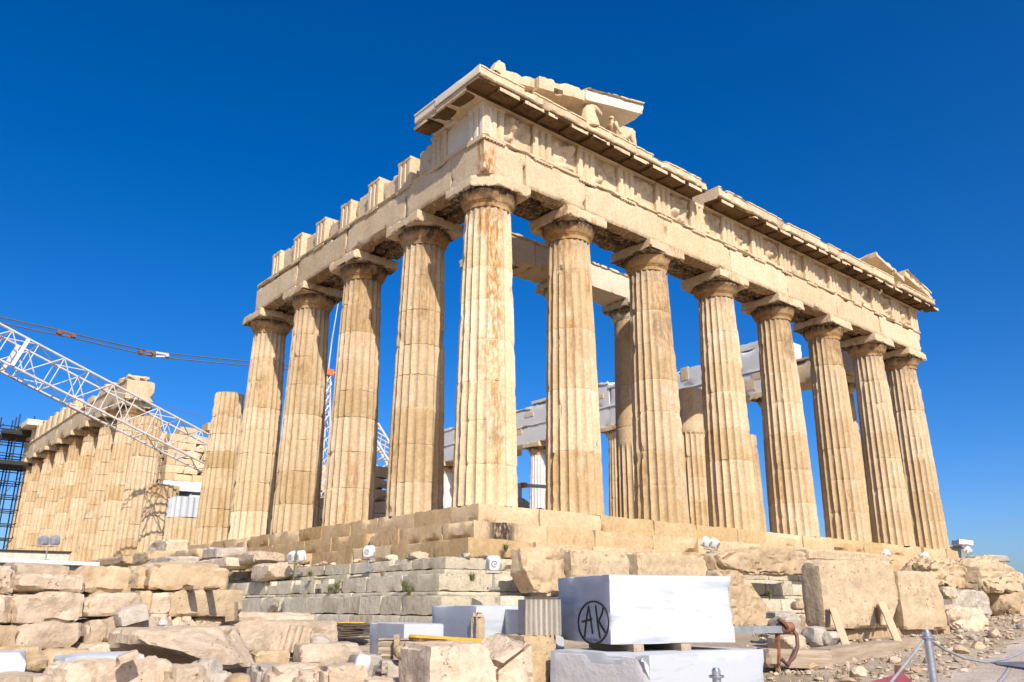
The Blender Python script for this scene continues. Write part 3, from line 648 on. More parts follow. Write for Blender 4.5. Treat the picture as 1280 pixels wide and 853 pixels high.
tr('tympanum', (7.4, 0.75, Z4), (8.5, 1.35, 14.75), M['pale'], cell=.15, chip=.05); tr('tympanum', (7.55, 0.8, 14.76), (8.3, 1.3, 15.35), M['ent'], cell=.12, chip=.10)
P, Fc = rough_box((-.30, -.25, 0), (.30, .25, .62), cell=.06, chip=.10, seed=611); t = P[:, 2]/.62; P[:, 0] = P[:, 0]*(1-.55*t**1.5)+.12*t; P[:, 1] *= (1-.4*t)
P += fbm(P*3, 5, 2)[:, None]*.05
o = tp('acroterion_stump', P, Fc, M['ent'], sharp=60); o.location = (0.50, 0.0, RK(.5)-.06)
tr('pediment_floor', (-.4, -.45, 13.5), (2.2, .7, 13.62), M['ent'], cell=.15, chip=.10)
# north end of the pediment
slab('raking_cornice', 25.3, 28.2, 14.45, 13.80, .26, -0.60, 0.9, 'ent', 711, .08)
slab('raking_cornice', 28.15, 31.2, 14.10, 13.46, .30, -0.70, 1.0, 'ent', 712, .14)
slab('roof_tile_edge', 28.4, 31.1, 14.42, 13.78, .10, -0.76, 0.9, 'ent', 713, .12)
tr('tympanum', (26.7, 0.2, Z4), (28.6, 1.2, 14.05), M['ent'], cell=.15, chip=.10)
P, Fc = rough_box((27.55, .1, 14.45), (28.1, .9, 14.85), cell=.1, chip=.15); tp('broken_tile', P, Fc, M['ent'])

# ---- inner porch (pronaos)
PX = [15.44-2.5*4.17+k*4.17 for k in range(6)]; PY = 6.0
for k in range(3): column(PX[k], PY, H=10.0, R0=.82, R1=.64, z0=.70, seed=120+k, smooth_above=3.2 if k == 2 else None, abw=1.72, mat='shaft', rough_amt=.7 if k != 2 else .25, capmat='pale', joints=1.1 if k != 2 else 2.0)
column(PX[3], PY, H=10.0, R0=.82, R1=.64, z0=.70, ztop=6.55, seed=124, cap=False, smooth_above=4.4, joints=1.05, label='broken porch column topped with smooth new drums')
column(PX[4], PY, H=10.0, R0=.82, R1=.64, z0=.70, ztop=4.9, seed=125, cap=False, rough_amt=1.2, jd=.04)
column(PX[5], PY, H=10.0, R0=.82, R1=.64, z0=.70, ztop=2.2, seed=126, cap=False)
for a, b, m_ in ((PX[0]-.7, PX[0]+1.9, 'ent'), (PX[0]+1.92, PX[1]+.05, 'ent'), (PX[1]+.07, PX[2]+.65, 'pale')):
    P, Fc = rough_box((a, PY-.72, 10.70), (b, PY+.72, 11.86), cell=.17, chip=.08, amp=.012); o = tp('porch_architrave', P, Fc, M[m_])
    tr('taenia', (a+.02, PY-.79, 11.76), (b-.02, PY-.5, 11.865), M[m_], o, cell=.1, chip=.08)
# ---- cella side wall and ruined masonry inside
def wall(x0, y0, y1, z0, heights, th=1.15, mat='ent', bh=0.52, bl=1.25, seed=4):
    mb = MB(); rnd = random.Random(seed); nrow = 30
    for r_ in range(nrow):
        z = z0+r_*bh; y = y0-(bl/2 if r_ % 2 else 0)
        while y < y1:
            ye = min(y+bl, y1); ym = (max(y, y0)+ye)/2; hh = np.interp(ym, *zip(*heights))
            if z+bh*.6 < hh and ye-max(y, y0) > .2:
                P, Fc = rough_box((x0+rnd.uniform(-.015, .015), max(y, y0)+.006, z+.003), (x0+th, ye-.006, z+bh-.004), cell=.4, chip=.07); mb.add(P, Fc, tint=rnd.uniform(-.12, .1))
            y += bl
    return part(mb.build('cella_wall', M[mat], sharp=40))
def cross_wall(y0, x0, x1, z0, heights, mat='ent', bh=.56, bl=1.3, seed=4):
    mb = MB(); rnd = random.Random(seed)
    for r_ in range(26):
        z = z0+r_*bh; x = x0-(bl/2 if r_ % 2 else 0)
        while x < x1:
            xe = min(x+bl, x1); xm = (max(x, x0)+xe)/2; hh = np.interp(xm, *zip(*heights))
            if z+bh*.5 < hh and xe-max(x, x0) > .2:
                P, Fc = rough_box((max(x, x0)+.006, y0+rnd.uniform(-.02, .02), z+.003), (xe-.006, y0+1.2, z+bh-.004), cell=.3, chip=.09); mb.add(P, Fc, tint=rnd.uniform(-.15, .1))
            x += bl
    return part(mb.build('cella_wall', M[mat], sharp=40))
cross_wall(42.0, 4.6, 13.5, .7, [(4.6, 8.9), (6.0, 9.6), (7, 9.2), (8, 10.1), (9, 10.0), (13.5, 9.0)])
wall(4.6, 43.3, 62.0, .7, [(43, 8.5), (47, 10.2), (62, 10.5)])
wall(4.6, 14.0, 33.5, .7, [(14, 3.2), (17, 3.6), (18, 2.2), (24, 1.6), (33.5, 2.0)], seed=8)
# ---- north colonnade, seen through the columns
HN = 9.75
for i in range(1, 12):
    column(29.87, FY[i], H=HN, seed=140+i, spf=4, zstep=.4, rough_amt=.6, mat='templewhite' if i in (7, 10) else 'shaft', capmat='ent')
rnd = random.Random(12)
nb = [2.4]+FY[2:12]+[45.6]
for i in range(len(nb)-1):
    m_ = 'ent' if i in (0,) else 'templewhite'
    o = tr('architrave', (29.0, nb[i]+.006, HN), (30.75, nb[i+1]-.006, HN+1.35), M[m_], cell=.3, chip=.05, amp=.008)
    tr('taenia', (28.93, nb[i]+.008, HN+1.36), (30.8, nb[i+1]-.008, HN+1.50), M[m_], o, cell=.3, chip=.03)
    if i > 1: tr('frieze', (29.02, nb[i]+.01, HN+1.505), (30.7, nb[i+1]-.01, HN+2.75+(.35 if i in (4, 5) else 0)), M[m_], cell=.3, chip=.05, amp=.008)
    if 2 < i: tr('frieze_backer', (28.95, nb[i]+.02, HN+2.76+(.35 if i in (4, 5) else 0)), (30.6, nb[i+1]-.02, HN+3.0+(.35 if i in (4, 5) else 0)), M[m_], cell=.3, chip=.05, amp=.008)
tr('frieze', (29.02, 7.2, HN+1.505), (30.7, 11.2, HN+2.9), M['templewhite'], cell=.3, chip=.05)
tr('frieze_backer', (29.1, 8.6, HN+2.905), (30.6, 10.6, HN+3.35), M['templewhite'], cell=.3)
for (y_, z_, ly_, lz_) in ((8.9, 10.6, .9, .45), (9.6, 9.95, .7, .8), (14.6, 11.7, .6, .9), (15.5, 10.1, 1.2, .5), (22.4, 11.9, .9, .4), (24.5, 10.2, 1.3, .6), (30.2, 11.9, 1.0, .35), (31.6, 10.6, 1.5, .7), (34.0, 11.5, .5, .9), (38.0, 10.3, 1.4, .6), (18.9, 12.0, 1.2, .3)):
    tr('old_stone_patch', (28.975, y_, z_), (29.15, y_+ly_, z_+lz_), M['ent'], cell=.1, chip=.008, amp=.004)
# ---- west end of the south flank
wy = FY[9]-1.4
wb = [wy]+FY[10:16]+[69.4]
for i in range(len(wb)-1):
    o = tr('architrave', (0.12, wb[i]+.006, HW), (1.89, wb[i+1]-.006, HW+1.33), M['ent'], cell=.3, chip=.08)
    tr('taenia', (0.04, wb[i]+.006, HW+1.23), (0.3, wb[i+1]-.006, HW+1.34), M['ent'], o, cell=.25, chip=.06)
fw = tr('frieze', (0.72, FY[11]-1.0, HW+1.342), (1.85, 69.3, HW+2.5), M['ent'], cell=.5, chip=.1)
for i in range(9):
    c = 69.3-WT/2-i*2.145
    t_ = triglyph(c, 'S', parent=fw, z0=HW+1.34, z1=HW+2.62, ragged=.1)
    if i < 8: tr('metope', (0.20, c-2.145+WT/2+.006, HW+1.345), (.7, c-WT/2-.006, HW+2.5), M['ent'], fw, cell=.2, chip=.08)
for y_, h_, w_ in ((FY[9]-.75, .32, 1.1), (FY[9]+.75, .45, 1.0), (FY[9]+2.9, .5, 1.0), (FY[10]+.6, .8, 1.2)):
    tr('frieze_backer', (.15, y_-w_/2, HW+1.345), (1.5, y_+w_/2, HW+1.34+h_), M['ent'], fw, cell=.15, chip=.2, amp=.04)
tr('cornice_block', (-.75, 65.0, HW+2.63), (2.2, 70.2, HW+3.15), M['pale'], cell=.3, chip=.08)
# west front, mostly hidden
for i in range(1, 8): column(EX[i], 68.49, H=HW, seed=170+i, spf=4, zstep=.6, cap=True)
tr('architrave', (1.9, 67.6, HW), (30.8, 69.4, HW+1.33), M['ent'], cell=1.2, chip=.05); tr('frieze', (1.9, 67.6, HW+1.34), (30.8, 69.4, HW+2.6), M['ent'], cell=1.2, chip=.05)

# pediment sculptures: things that lie on the cornice
def limb(mb, pts, rs, n=10): mb.tube(pts, rs, n)
def remeshed(name, mb, mat, vox, loc, rz=0, parent=None, sc=1.0):
    mb.v = [(x*sc, y*sc, z*sc) for x, y, z in mb.v]
    o = mb.build(name, mat, parent, sharp=80); o.location = loc; o.rotation_euler = (0, 0, rz)
    r_ = o.modifiers.new('remesh', 'REMESH'); r_.mode = 'VOXEL'; r_.voxel_size = vox; r_.use_smooth_shade = True
    s_ = o.modifiers.new('smooth', 'SMOOTH'); s_.factor = .6; s_.iterations = 3
    return o
mb = MB()
limb(mb, [(.02, 0, -.05), (-.02, 0, .22), (-.02, 0, .48), (.08, 0, .66)], [.30, .26, .19, .14])
limb(mb, [(.0, 0, .64), (.20, -.02, .68), (.40, -.03, .66), (.53, -.03, .63)], [.13, .13, .09, .07])
limb(mb, [(.02, .05, .72), (0, .06, .84)], [.05, .015], 6); limb(mb, [(.02, -.06, .72), (0, -.07, .84)], [.05, .015], 6)
limb(mb, [(-.10, 0, .15), (-.14, 0, .45), (-.06, 0, .74)], [.06, .07, .05])
tag(remeshed('horse_head', mb, M['ent'], .028, (4.45, -.42, Z4+.02), rz=.15, sc=1.3), 'carved marble horse head rearing out of the pediment corner', 'sculpture')
mb = MB()
limb(mb, [(0, 0, .12), (-.22, 0, .38), (-.36, 0, .62)], [.19, .20, .17]); limb(mb, [(-.36, 0, .62), (-.38, -.01, .76)], [.08, .07]); limb(mb, [(-.39, -.01, .80), (-.38, -.02, .90)], [.10, .085])
limb(mb, [(.02, -.08, .12), (.40, -.14, .46)], [.14, .10]); limb(mb, [(.40, -.14, .46), (.62, -.16, .06)], [.095, .06]); limb(mb, [(.62, -.16, .05), (.80, -.16, .04)], [.06, .045])
limb(mb, [(.02, .10, .12), (.52, .12, .36)], [.14, .10]); limb(mb, [(.52, .12, .36), (.86, .10, .06)], [.09, .06]); limb(mb, [(.86, .10, .05), (1.02, .10, .04)], [.06, .045])
limb(mb, [(-.36, -.16, .60), (-.42, -.28, .36), (-.30, -.34, .10)], [.085, .065, .055]); limb(mb, [(-.34, .16, .60), (-.10, .26, .46), (.16, .16, .42)], [.085, .065, .05])
limb(mb, [(-.5, .05, .08), (.5, .05, .06)], [.16, .14])
tag(remeshed('reclining_statue', mb, M['ent'], .028, (6.05, -.40, Z4+.02), sc=1.05), 'reclining nude marble figure with raised knees under the raking cornice', 'statue')

# ------------------------------------------------------------------ loose stones
def proj(p):
    d = np.array(p, float)-CAM; z = d @ _f; return PW/2+FPX*(d @ _r)/z, PH/2-FPX*(d @ _u)/z
def rock_mesh(w_, d_, h_, seed, p=9, ncut=4, amp=0.03, cell=0.055, rag=1.0, planes=()):
    p = p*2.4 if p > 4.2 else p; ncut = ncut+7 if p > 4.2 else ncut+4
    n = [max(5, min(34, int(round(q/cell)))) for q in (w_, d_, h_)]
    V, Fc = grid_box(*n); rnd = random.Random(seed)
    r_ = (np.abs(V)**p).sum(1)**(-1/p)*np.abs(V).max(1); Q = V*r_[:, None]
    for _ in range(max(0, ncut)):
        nn = np.array([rnd.choice((-1, 1))*rnd.uniform(.3, 1), rnd.choice((-1, 1))*rnd.uniform(.2, 1), rnd.choice((-1, 1, 1))*rnd.uniform(.2, 1)])
        if rnd.random() < .45: nn[rnd.randrange(3)] *= .12
        nn /= np.linalg.norm(nn); sup = (Q @ nn).max(); off = sup*(rnd.uniform(.70, .90) if rnd.random() < .4 else rnd.uniform(.88, .975)); t = np.maximum(Q @ nn-off, 0); Q = Q-np.outer(t, nn)
    for (a_, b_, c_, off) in planes:
        nn = np.array([a_, b_, c_], float); nn /= np.linalg.norm(nn); t = np.maximum(Q @ nn-off, 0); Q = Q-np.outer(t, nn)
    S = np.array([w_/2, d_/2, h_/2]); P = Q*S; m = min(w_, d_, h_)
    nr = P/np.maximum(np.linalg.norm(P/S, axis=1), 1e-6)[:, None]; nr = Q/(S[None, :]); nr /= np.linalg.norm(nr, axis=1)[:, None]
    e = fbm(P*1.9+seed*1.7, seed, 4); e2 = fbm(P*6.5+seed, seed+5, 3); ridge = 1-np.abs(fbm(P*2.6+seed*.7, seed+9, 3))*2.2
    ed = fbm(P*np.array([1.5, 1.5, 3.2])+seed*2.3, seed+21, 3); led = np.floor(ed*5)/5*.75+ed*.25; ext2 = (np.abs(V) > .999).sum(1) >= 2; ck = sstep(.02, .22, fbm(P*3.1+seed, seed+33, 3))*ext2
    P = P+nr*((e*amp*.35+led*amp*1.5+e2*amp*.75-ck*amp*2.0-np.maximum(0, ridge-.70)*amp*3.0*rag)*min(1.6, max(m, .12)/.45))[:, None]
    P[:, 2] += h_/2
    return P, Fc
def loose(name, x0, y0, x1, y1, d0, d1, th, label, mat='rock_pink', cat='stone', p=9, cuts=4, amp=0.03, ground=False, group=None, cell=0.055, sharp=26, tilt=0.0, seed=None, rag=1.0, planes=()):
    A = Pd(x0, y1, d0); B = Pd(x1, y1, d1); W_ = (B-A)[:2]; wd = float(np.linalg.norm(W_)); yaw = math.atan2(W_[1], W_[0])
    zb = (A[2]+B[2])/2; mid = (A+B)/2; dm = (d0+d1)/2; xm = (x0+x1)/2
    zt = Pd(xm, y0, dm+(th*.85 if y0 > 757 else 0))[2]
    dy = np.array([-math.sin(yaw), math.cos(yaw)])
    if ground:
        c = mid[:2]+dy*th*.4; zb = min(zb, gzs(c[0], c[1])-.06)
    h_ = max(.07, zt-zb); P, Fc = rock_mesh(wd, th, h_, seed or nseed(), p, cuts, amp, cell, rag, planes)
    P[:, 1] += th/2
    o = meshobj(name, P, Fc, M[mat], None, loc=(mid[0], mid[1], zb), rot=(0, tilt, yaw), sharp=sharp)
    return tag(o, label, cat, group)
dl = lambda x, k=0.0: 10.0+x/150.0+k
def L(name, x0, y0, x1, y1, k, th, label, **kw): return loose(name, x0, y0, x1, y1, dl(x0, k), dl(x1, k), th, label, **kw)
SB, RK_ = 'stone_block', 'rock'
# the stack at the edge, course by course from the top
L(SB, -30, 706, 18, 742, 0.1, .9, 'square pinkish block at the outer end of the top course of the stacked stones', cuts=2)
L(SB, 19, 703, 86, 723, 0.35, .8, 'thin flat slab lying on top of a long stone beside the square pinkish block', cuts=2)
L(SB, 20, 717, 108, 743, 0.0, .8, 'long low stone in the top course carrying a thin flat slab', p=7, cuts=4)
L(SB, 90, 707, 165, 741, 0.15, .8, 'rounded boulder like block with orange underside next to the long low stone', mat='rock_tan', p=6, cuts=5)
L(SB, 166, 706, 192, 736, 0.5, .6, 'small upright stone squeezed against the biggest block of the top course', mat='rock_tan')
L(SB, 186, 702, 287, 738, 0.2, 1.0, 'biggest block of the top course with a rough tan face', mat='rock_tan', p=10, cuts=3, amp=.035)
L(SB, -30, 743, 21, 781, 0.0, .9, 'broken block at the outer end of the second course of the stack', cuts=3)
L(SB, 16, 741, 103, 784, -.05, .9, 'large rough block with a hollowed shadowed face in the second course', p=8, cuts=6, amp=.045)
L(SB, 103, 740, 178, 773, 0.0, .9, 'pale horizontal block in the second course beside the hollowed one', p=7, cuts=4)
L(SB, 172, 738, 190, 766, 0.2, .5, 'narrow upright stone wedged between the pale block and the split stone', mat='rock_tan')
L(SB, 188, 740, 214, 768, 0.1, .6, 'split squat stone beside the block propped on timber', mat='rock_pink')
L(SB, 209, 737, 303, 772, 0.15, .95, 'flat faced tan block propped on wooden wedges at the inner end of the second course', mat='pick', p=14, cuts=-2, amp=.016, rag=.4)
L(SB, -30, 781, 24, 815, -.1, .9, 'dull rounded block at the outer end of the third course', p=6, cuts=4, mat='rock_tan')
L(SB, 20, 777, 106, 813, -.15, .9, 'long wedge shaped block under the hollowed block', p=8, cuts=5)
L(SB, 106, 774, 129, 806, -.05, .7, 'small square upright block in the third course', cuts=2)
L(SB, 126, 769, 206, 804, -.1, .9, 'stone with a thin tilted slab leaning on it in the third course', p=8, cuts=5)
L('flat_stone', 152, 757, 192, 779, -.35, .30, 'thin grey slab tilted against the third course', mat='rock_grey', tilt=-.28, cuts=3, amp=.015)
L(SB, 186, 766, 217, 796, 0.0, .6, 'rough pinkish lump below the split squat stone', p=6)
L(SB, 214, 771, 245, 803, .05, .6, 'pale cube shaped stone behind the great flat topped slab', cuts=3)
L(SB, 238, 768, 286, 799, .25, .8, 'coarse beige block under the propped tan block', mat='pick', p=6)
L(SB, 10, 806, 50, 842, -.55, .7, 'dark tan stone behind the white cut block at the edge', mat='rock_tan', cuts=4)
L(RK_, 35, 817, 66, 842, -.75, .45, 'knobbly rounded lump between the white cut block and the wedge', mat='rock_tan', p=3.5, amp=.07)
L(SB, 62, 809, 112, 842, -.55, .6, 'shadowed block beneath the long wedge shaped block', mat='rock_tan')
L(SB, 110, 801, 212, 836, -.5, .8, 'broad block forming the lowest visible course behind the white slab', mat='rock_pink')
L(SB, -30, 837, 78, 905, -1.7, .9, 'low pale block along the bottom corner below the white cut block', ground=True, cuts=3)
L(SB, 78, 820, 213, 905, -1.9, .8, 'large pale block with a sloping top in front of the white slab', ground=True, cuts=3, p=14, mat='rock_pink')
L(SB, 212, 828, 266, 905, -2.2, .6, 'square pink block beside the grey split boulder', ground=True, cuts=2)
L(RK_, 246, 821, 284, 900, -2.1, .5, 'grey split boulder beside the square pink block', mat='rock_grey', p=4, ground=True, cuts=5)
L(RK_, 270, 836, 302, 900, -2.3, .4, 'dark grey round stone in front of the great slab', mat='rock_grey', p=3.5, ground=True)
L(RK_, 290, 840, 318, 895, -2.6, .35, 'small orange tinted round stone near the great slab', mat='rock_tan', p=3, ground=True)
loose(SB, 192, 783, 326, 838, 9.6, 10.6, 1.3, 'great flat topped pinkish slab lying in front of the stack', p=14, cuts=-3, amp=.025, mat='rock_pink', planes=((-.75, -.2, -.6, .62), (.5, -.75, .3, .9), (-.2, -.75, .62, .80)))
# rubble in the middle
loose(SB, 284, 765, 397, 790, 12.4, 13.4, 1.0, 'broad flat slab behind the carved fragment', p=9, cuts=3)
loose(SB, 305, 775, 423, 813, 11.6, 12.6, .6, 'upright block behind the fluted fragment', p=11, cuts=3)
loose(RK_, 388, 793, 416, 813, 10.9, 11.0, .3, 'small grey banded stone beside the fluted fragment', mat='rock_grey', p=4)
loose(SB, 318, 811, 362, 834, 10.7, 10.9, .5, 'orange tinted block under the fluted fragment', mat='rock_tan', cuts=3)
loose(SB, 378, 803, 454, 832, 10.6, 11.0, .5, 'long stone with a pocked hollow in its side', p=7, cuts=5, mat='rock_pink')
loose(SB, 316, 829, 362, 880, 9.9, 10.1, .6, 'grey brown block with a cut corner in the rubble', mat='rock_grey', ground=True, cuts=3)
loose(SB, 338, 826, 412, 890, 9.2, 9.5, .7, 'large rubble block with a flat front near the bottom edge', ground=True, cuts=3)
loose(SB, 402, 829, 457, 890, 9.3, 9.5, .7, 'smooth pinkish rubble block next to the white shard', ground=True, cuts=4, p=7)
loose(RK_, 448, 815, 482, 858, 10.4, 10.6, .5, 'grey boulder behind the white shard', mat='rock_grey', p=4.5, ground=True)
loose(SB, 478, 823, 519, 860, 10.2, 10.4, .5, 'broken grey stone with a dark hole', mat='rock_grey', ground=True, cuts=6)
loose(RK_, 492, 806, 516, 827, 10.15, 10.2, .28, 'smooth orange rounded stone perched on the broken grey stone', mat='rock_tan', p=2.6, amp=.02, cuts=2)
loose(SB, 455, 845, 532, 900, 9.0, 9.2, .8, 'flat pale stone at the bottom edge below the grey stone', ground=True, cuts=3)
loose('marble_shard', 440, 817, 458, 850, 9.6, 9.65, .16, 'pointed white marble shard standing among the rubble', mat='greyblock', p=6, cuts=8, cat='stone', tilt=.25)
loose(SB, 535, 802, 626, 905, 8.5, 8.9, .8, 'tall squared block with a broken corner beside the cut white marble', ground=True, p=18, cuts=-2, amp=.016, mat='rock_pink', rag=.6)
loose(SB, 622, 790, 692, 905, 9.0, 9.6, .8, 'split wedge shaped block between the squared block and the white marble stack', ground=True, p=12, cuts=-3, amp=.03, mat='rock_pink', planes=((-.38, 0, .92, .62), (.95, -.2, .25, .62), (-.5, -.8, .3, .85)))
loose(RK_, 366, 836, 400, 900, 8.7, 8.8, .4, 'rounded pale stone at the front of the rubble', p=4, ground=True)
# a fluted drum fragment lying on the rubble
A = Pd(366, 810, 11.2); V, Fc, at = shaft_mesh(6, .55, .5, .55, seed=900, spf=6, joints=9, zstep=.08, rough_amt=1.6)
V = V[:, [0, 1, 2]]; V[:, 1] = np.where(V[:, 1] > 0.12, 0.12+.02*fbm(V*4, 3), V[:, 1])
o = meshobj('column_fragment', V*np.array([.46, .46, .62]), Fc, M['rock_pink'], None, loc=(A[0], A[1]+.12, A[2]-.10), rot=(-.32, .12, -.75), attrs=at)
tag(o, 'broken piece of a fluted column drum lying on the rubble', 'column fragment')

# big stones along the east side
def E(name, x0, y0, x1, y1, yv, th, label, **kw):
    return loose(name, x0, y0, x1, y1, depth_of(on(x0, y1, 'y', yv)), depth_of(on(x1, y1, 'y', yv)), th, label, **kw)
E(SB, 656, 684, 713, 742, -3.6, .55, 'squarish upright boulder beside the corner of the steps', mat='rock_tan', p=9, cuts=4, amp=.03)
E(SB, 716, 688, 790, 735, -3.35, .6, 'broad split block on the ledge directly behind the lettered white block', mat='pick', p=12, cuts=-1, amp=.025, rag=.5)
E(SB, 800, 693, 893, 732, -3.0, .6, 'long low block on the ledge next to the broad split block', mat='pick', p=14, cuts=-2, amp=.022, rag=.5)
E(SB, 906, 684, 1012, 718, -3.6, .9, 'overhanging flat slab with an orange underside', mat='rock_tan', p=9, cuts=5, amp=.04)
E(SB, 908, 714, 974, 783, -5.2, .7, 'triangular rock leaning behind the end of the lettered block', mat='rock_tan', p=12, cuts=-4, amp=.03, planes=((.80, -.1, .55, .42),))
E(SB, 1014, 690, 1120, 704, -2.6, 1.0, 'pale long stone lying along the step behind the propped block', mat='pick', cuts=3)
loose(SB, 1032, 700, 1130, 786, 16.4, 17.5, .5, 'huge pick dressed block propped by two planks', mat='pick', p=16, cuts=-3, amp=.022, cell=.07, rag=.4, cat='stone block')
loose(SB, 1131, 714, 1189, 788, 17.45, 18.0, .5, 'tapered pick dressed block against the huge propped one', mat='pick', p=12, cuts=-1, amp=.025, cell=.07, rag=.5, cat='stone block')
loose(SB, 1166, 698, 1230, 735, 23.2, 25.0, 1.0, 'long eroded slab with a dark weathered overhang', mat='rock_tan', p=9, cuts=5, amp=.07)
loose(SB, 1234, 699, 1300, 741, 24.0, 27.0, 1.6, 'coarse block at the end of the row beyond the eroded slab', mat='pick', p=8, cuts=4, amp=.05)
loose(SB, 1196, 738, 1242, 771, 21.8, 23.2, .8, 'low grey tan block beneath the eroded slab', mat='rock_grey', p=9, cuts=4)
loose(RK_, 1184, 756, 1238, 790, 18.8, 19.6, .9, 'pointed pale rock lying on the dirt bank by the tapered block', mat='rock_pink', p=6, cuts=6, amp=.05, ground=True)
loose(RK_, 1183, 733, 1201, 749, 21.0, 21.2, .4, 'small stone on the low grey tan block', mat='rock_pink', p=5)
loose('flat_stone', 1238, 694, 1268, 702, 26.5, 27.5, .8, 'thin grey slab on top of the coarse end block', mat='rock_grey', cuts=3)
loose(RK_, 1262, 738, 1310, 772, 25.0, 27.0, 1.2, 'brown rock at the edge below the coarse end block', mat='rock_tan', p=5, ground=True)
loose(RK_, 1019, 783, 1044, 812, 14.6, 14.7, .45, 'round grey boulder under the huge propped block', mat='rock_grey', p=3, cuts=3)
loose(RK_, 1036, 788, 1056, 811, 14.5, 14.6, .38, 'smaller grey boulder touching the round one', mat='rock_grey', p=3, cuts=3)
loose(RK_, 981, 793, 1013, 814, 14.0, 14.2, .5, 'flat topped pale stone resting on the timber beam', mat='rock_pink', p=6)
loose(RK_, 984, 771, 1006, 796, 15.6, 15.8, .5, 'dark upright stone behind the pipe end', mat='rock_grey', p=5)
loose(RK_, 998, 752, 1009, 763, 16.6, 16.7, .25, 'small red brown stone against the huge block', mat='rock_tan', p=4)
loose(RK_, 972, 764, 1002, 774, 16.2, 16.4, .4, 'flat whitish stone near the pipe end', mat='rock_grey', p=5)
_d = next(d for d in np.arange(6, 20, .1) if Pd(1122, 831, d)[2] < gzs(*Pd(1122, 831, d)[:2])+.0); loose(RK_, 1114, 819, 1130, 832, _d, _d, .2, 'pale rounded stone sitting on the dirt above the red board', mat='rock_pink', p=3)

def Sx(name, x0, y0, x1, y1, xv, th, label, **kw):
    return loose(name, x0, y0, x1, y1, depth_of(on(x0, y1, 'x', xv)), depth_of(on(x1, y1, 'x', xv)), th, label, **kw)
for a_ in ((272, 690, 318, 705, -3.0, 'pale flat stone on the bank behind the inner end of the stack', 'rock_pink'), (240, 684, 272, 701, -2.6, 'grey tan block on the bank under the headless column', 'rock_grey'),
           (206, 688, 244, 704, -2.8, 'squared tan block on the bank below the white drum', 'rock_tan'), (312, 703, 334, 726, -3.1, 'pale boulder right beside the inner floodlight', 'rock_pink'),
           (182, 676, 206, 696, -1.0, 'pale cube lying at the foot of the short stump', 'rock_pink'), (150, 690, 186, 706, -3.0, 'split block on the bank behind the middle of the stack', 'rock_tan'),
           (118, 697, 152, 708, -3.4, 'low rubble block on the bank near the site huts', 'rock_tan'), (176, 697, 212, 709, -3.8, 'flat grey stone on the bank above the biggest block of the stack', 'rock_grey'),
           (244, 699, 282, 712, -3.4, 'low pinkish stone on the bank just above the stack end', 'rock_pink'), (330, 693, 366, 706, -2.0, 'tan rubble lump on the ledge beside the tall weed', 'rock_tan')):
    Sx(SB, *a_[:5], 1.1, a_[5], mat=a_[6], cuts=3, cell=.09)
# ------------------------------------------------------------------ cut white marble
def cut_block(name, corner, yaw, lx, ly, h_, mat, label, cell=.10, chip=.03, amp=.006, seed=None):
    o = empty(name, corner, label, 'marble block', rz=yaw)
    P, Fc = rough_box((0, 0, 0), (lx, ly, h_), cell=cell, chip=chip, amp=amp, seed=seed)
    meshobj('block', P, Fc, M[mat], o, sharp=36)
    return o
def solve_len(c, d, px):                   # how far along direction d from c until it is seen at px
    lo, hi = 0.0, 12.0; s0 = np.sign(proj(c)[0]-px)
    for _ in range(40):
        m = (lo+hi)/2
        if np.sign(proj(c+np.array([d[0], d[1], 0])*m)[0]-px) == s0: lo = m
        else: hi = m
    return lo
cB = Pd(811, 819, 9.7); zl = gzs(cB[0]+1, cB[1]+.8)-.08; hB = cB[2]-zl
lxB = solve_len(cB, (1, 0), 955); lyB = solve_len(cB, (0, 1), 687)
lower = cut_block('marble_block', (cB[0], cB[1], zl), 0, lxB, lyB, hB, 'white', 'lower white marble block with a grey end carrying the lettered block', seed=41, chip=.045, cell=.07)
P, Fc = rough_box((-.006, -.0, .0), (.02, lyB-.03, hB-.035), cell=.10, chip=.02, amp=.004); meshobj('rough_end', P, Fc, M['greyblock'], lower)
yA = math.radians(-20); ca, sa = math.cos(yA), math.sin(yA)
cA = Pd(764, 811, 10.25); cA[2] = cB[2]+.085; exA, eyA = (ca, sa), (-sa, ca)
lxA = solve_len(cA, exA, 920); lyA = solve_len(cA, eyA, 698); hA = Pd(760, 718, 10.25)[2]-cA[2]
upper = cut_block('marble_block', tuple(cA), yA, lxA, lyA, hA, 'white', 'upper white marble block lettered AK in a black circle', seed=43, chip=.055, cell=.06)
nA = np.array([-ca, -sa, 0.0])
def on_face(px, py, off=.0): d = ray(px, py); t = ((cA-CAM+nA*off) @ nA)/(d @ nA); return CAM+d*t
def stroke(mb, pts, wpx, off=.016):
    q = [on_face(640+x/4, 660+y/4, off) for x, y in pts]
    up = np.array([0, 0, 1.0]); al = np.array([-sa, ca, 0])
    for i in range(len(q)-1):
        t = q[i+1]-q[i]; t /= np.linalg.norm(t)+1e-9; s_ = np.cross(nA, t)*wpx; e = t*wpx*.5
        a, b = q[i]-e, q[i+1]+e
        mb.add([a-s_, a+s_, b+s_, b-s_, a-s_-nA*.012, a+s_-nA*.012, b+s_-nA*.012, b-s_-nA*.012], [(0, 1, 2, 3), (0, 4, 5, 1), (2, 6, 7, 3), (1, 5, 6, 2), (3, 7, 4, 0)])
mb = MB()
stroke(mb, [(405+76*math.cos(t), 474+106*math.sin(t)) for t in np.linspace(-3.6, 2.95, 44)], .010)
stroke(mb, [(380, 393), (372, 440), (366, 490), (360, 545)], .010); stroke(mb, [(380, 393), (388, 440), (394, 485), (400, 528)], .010); stroke(mb, [(348, 470), (370, 464), (396, 457)], .0115)
stroke(mb, [(415, 390), (421, 440), (429, 500), (437, 552)], .010); stroke(mb, [(455, 393), (447, 430), (430, 468)], .010); stroke(mb, [(430, 466), (446, 495), (462, 522)], .010)
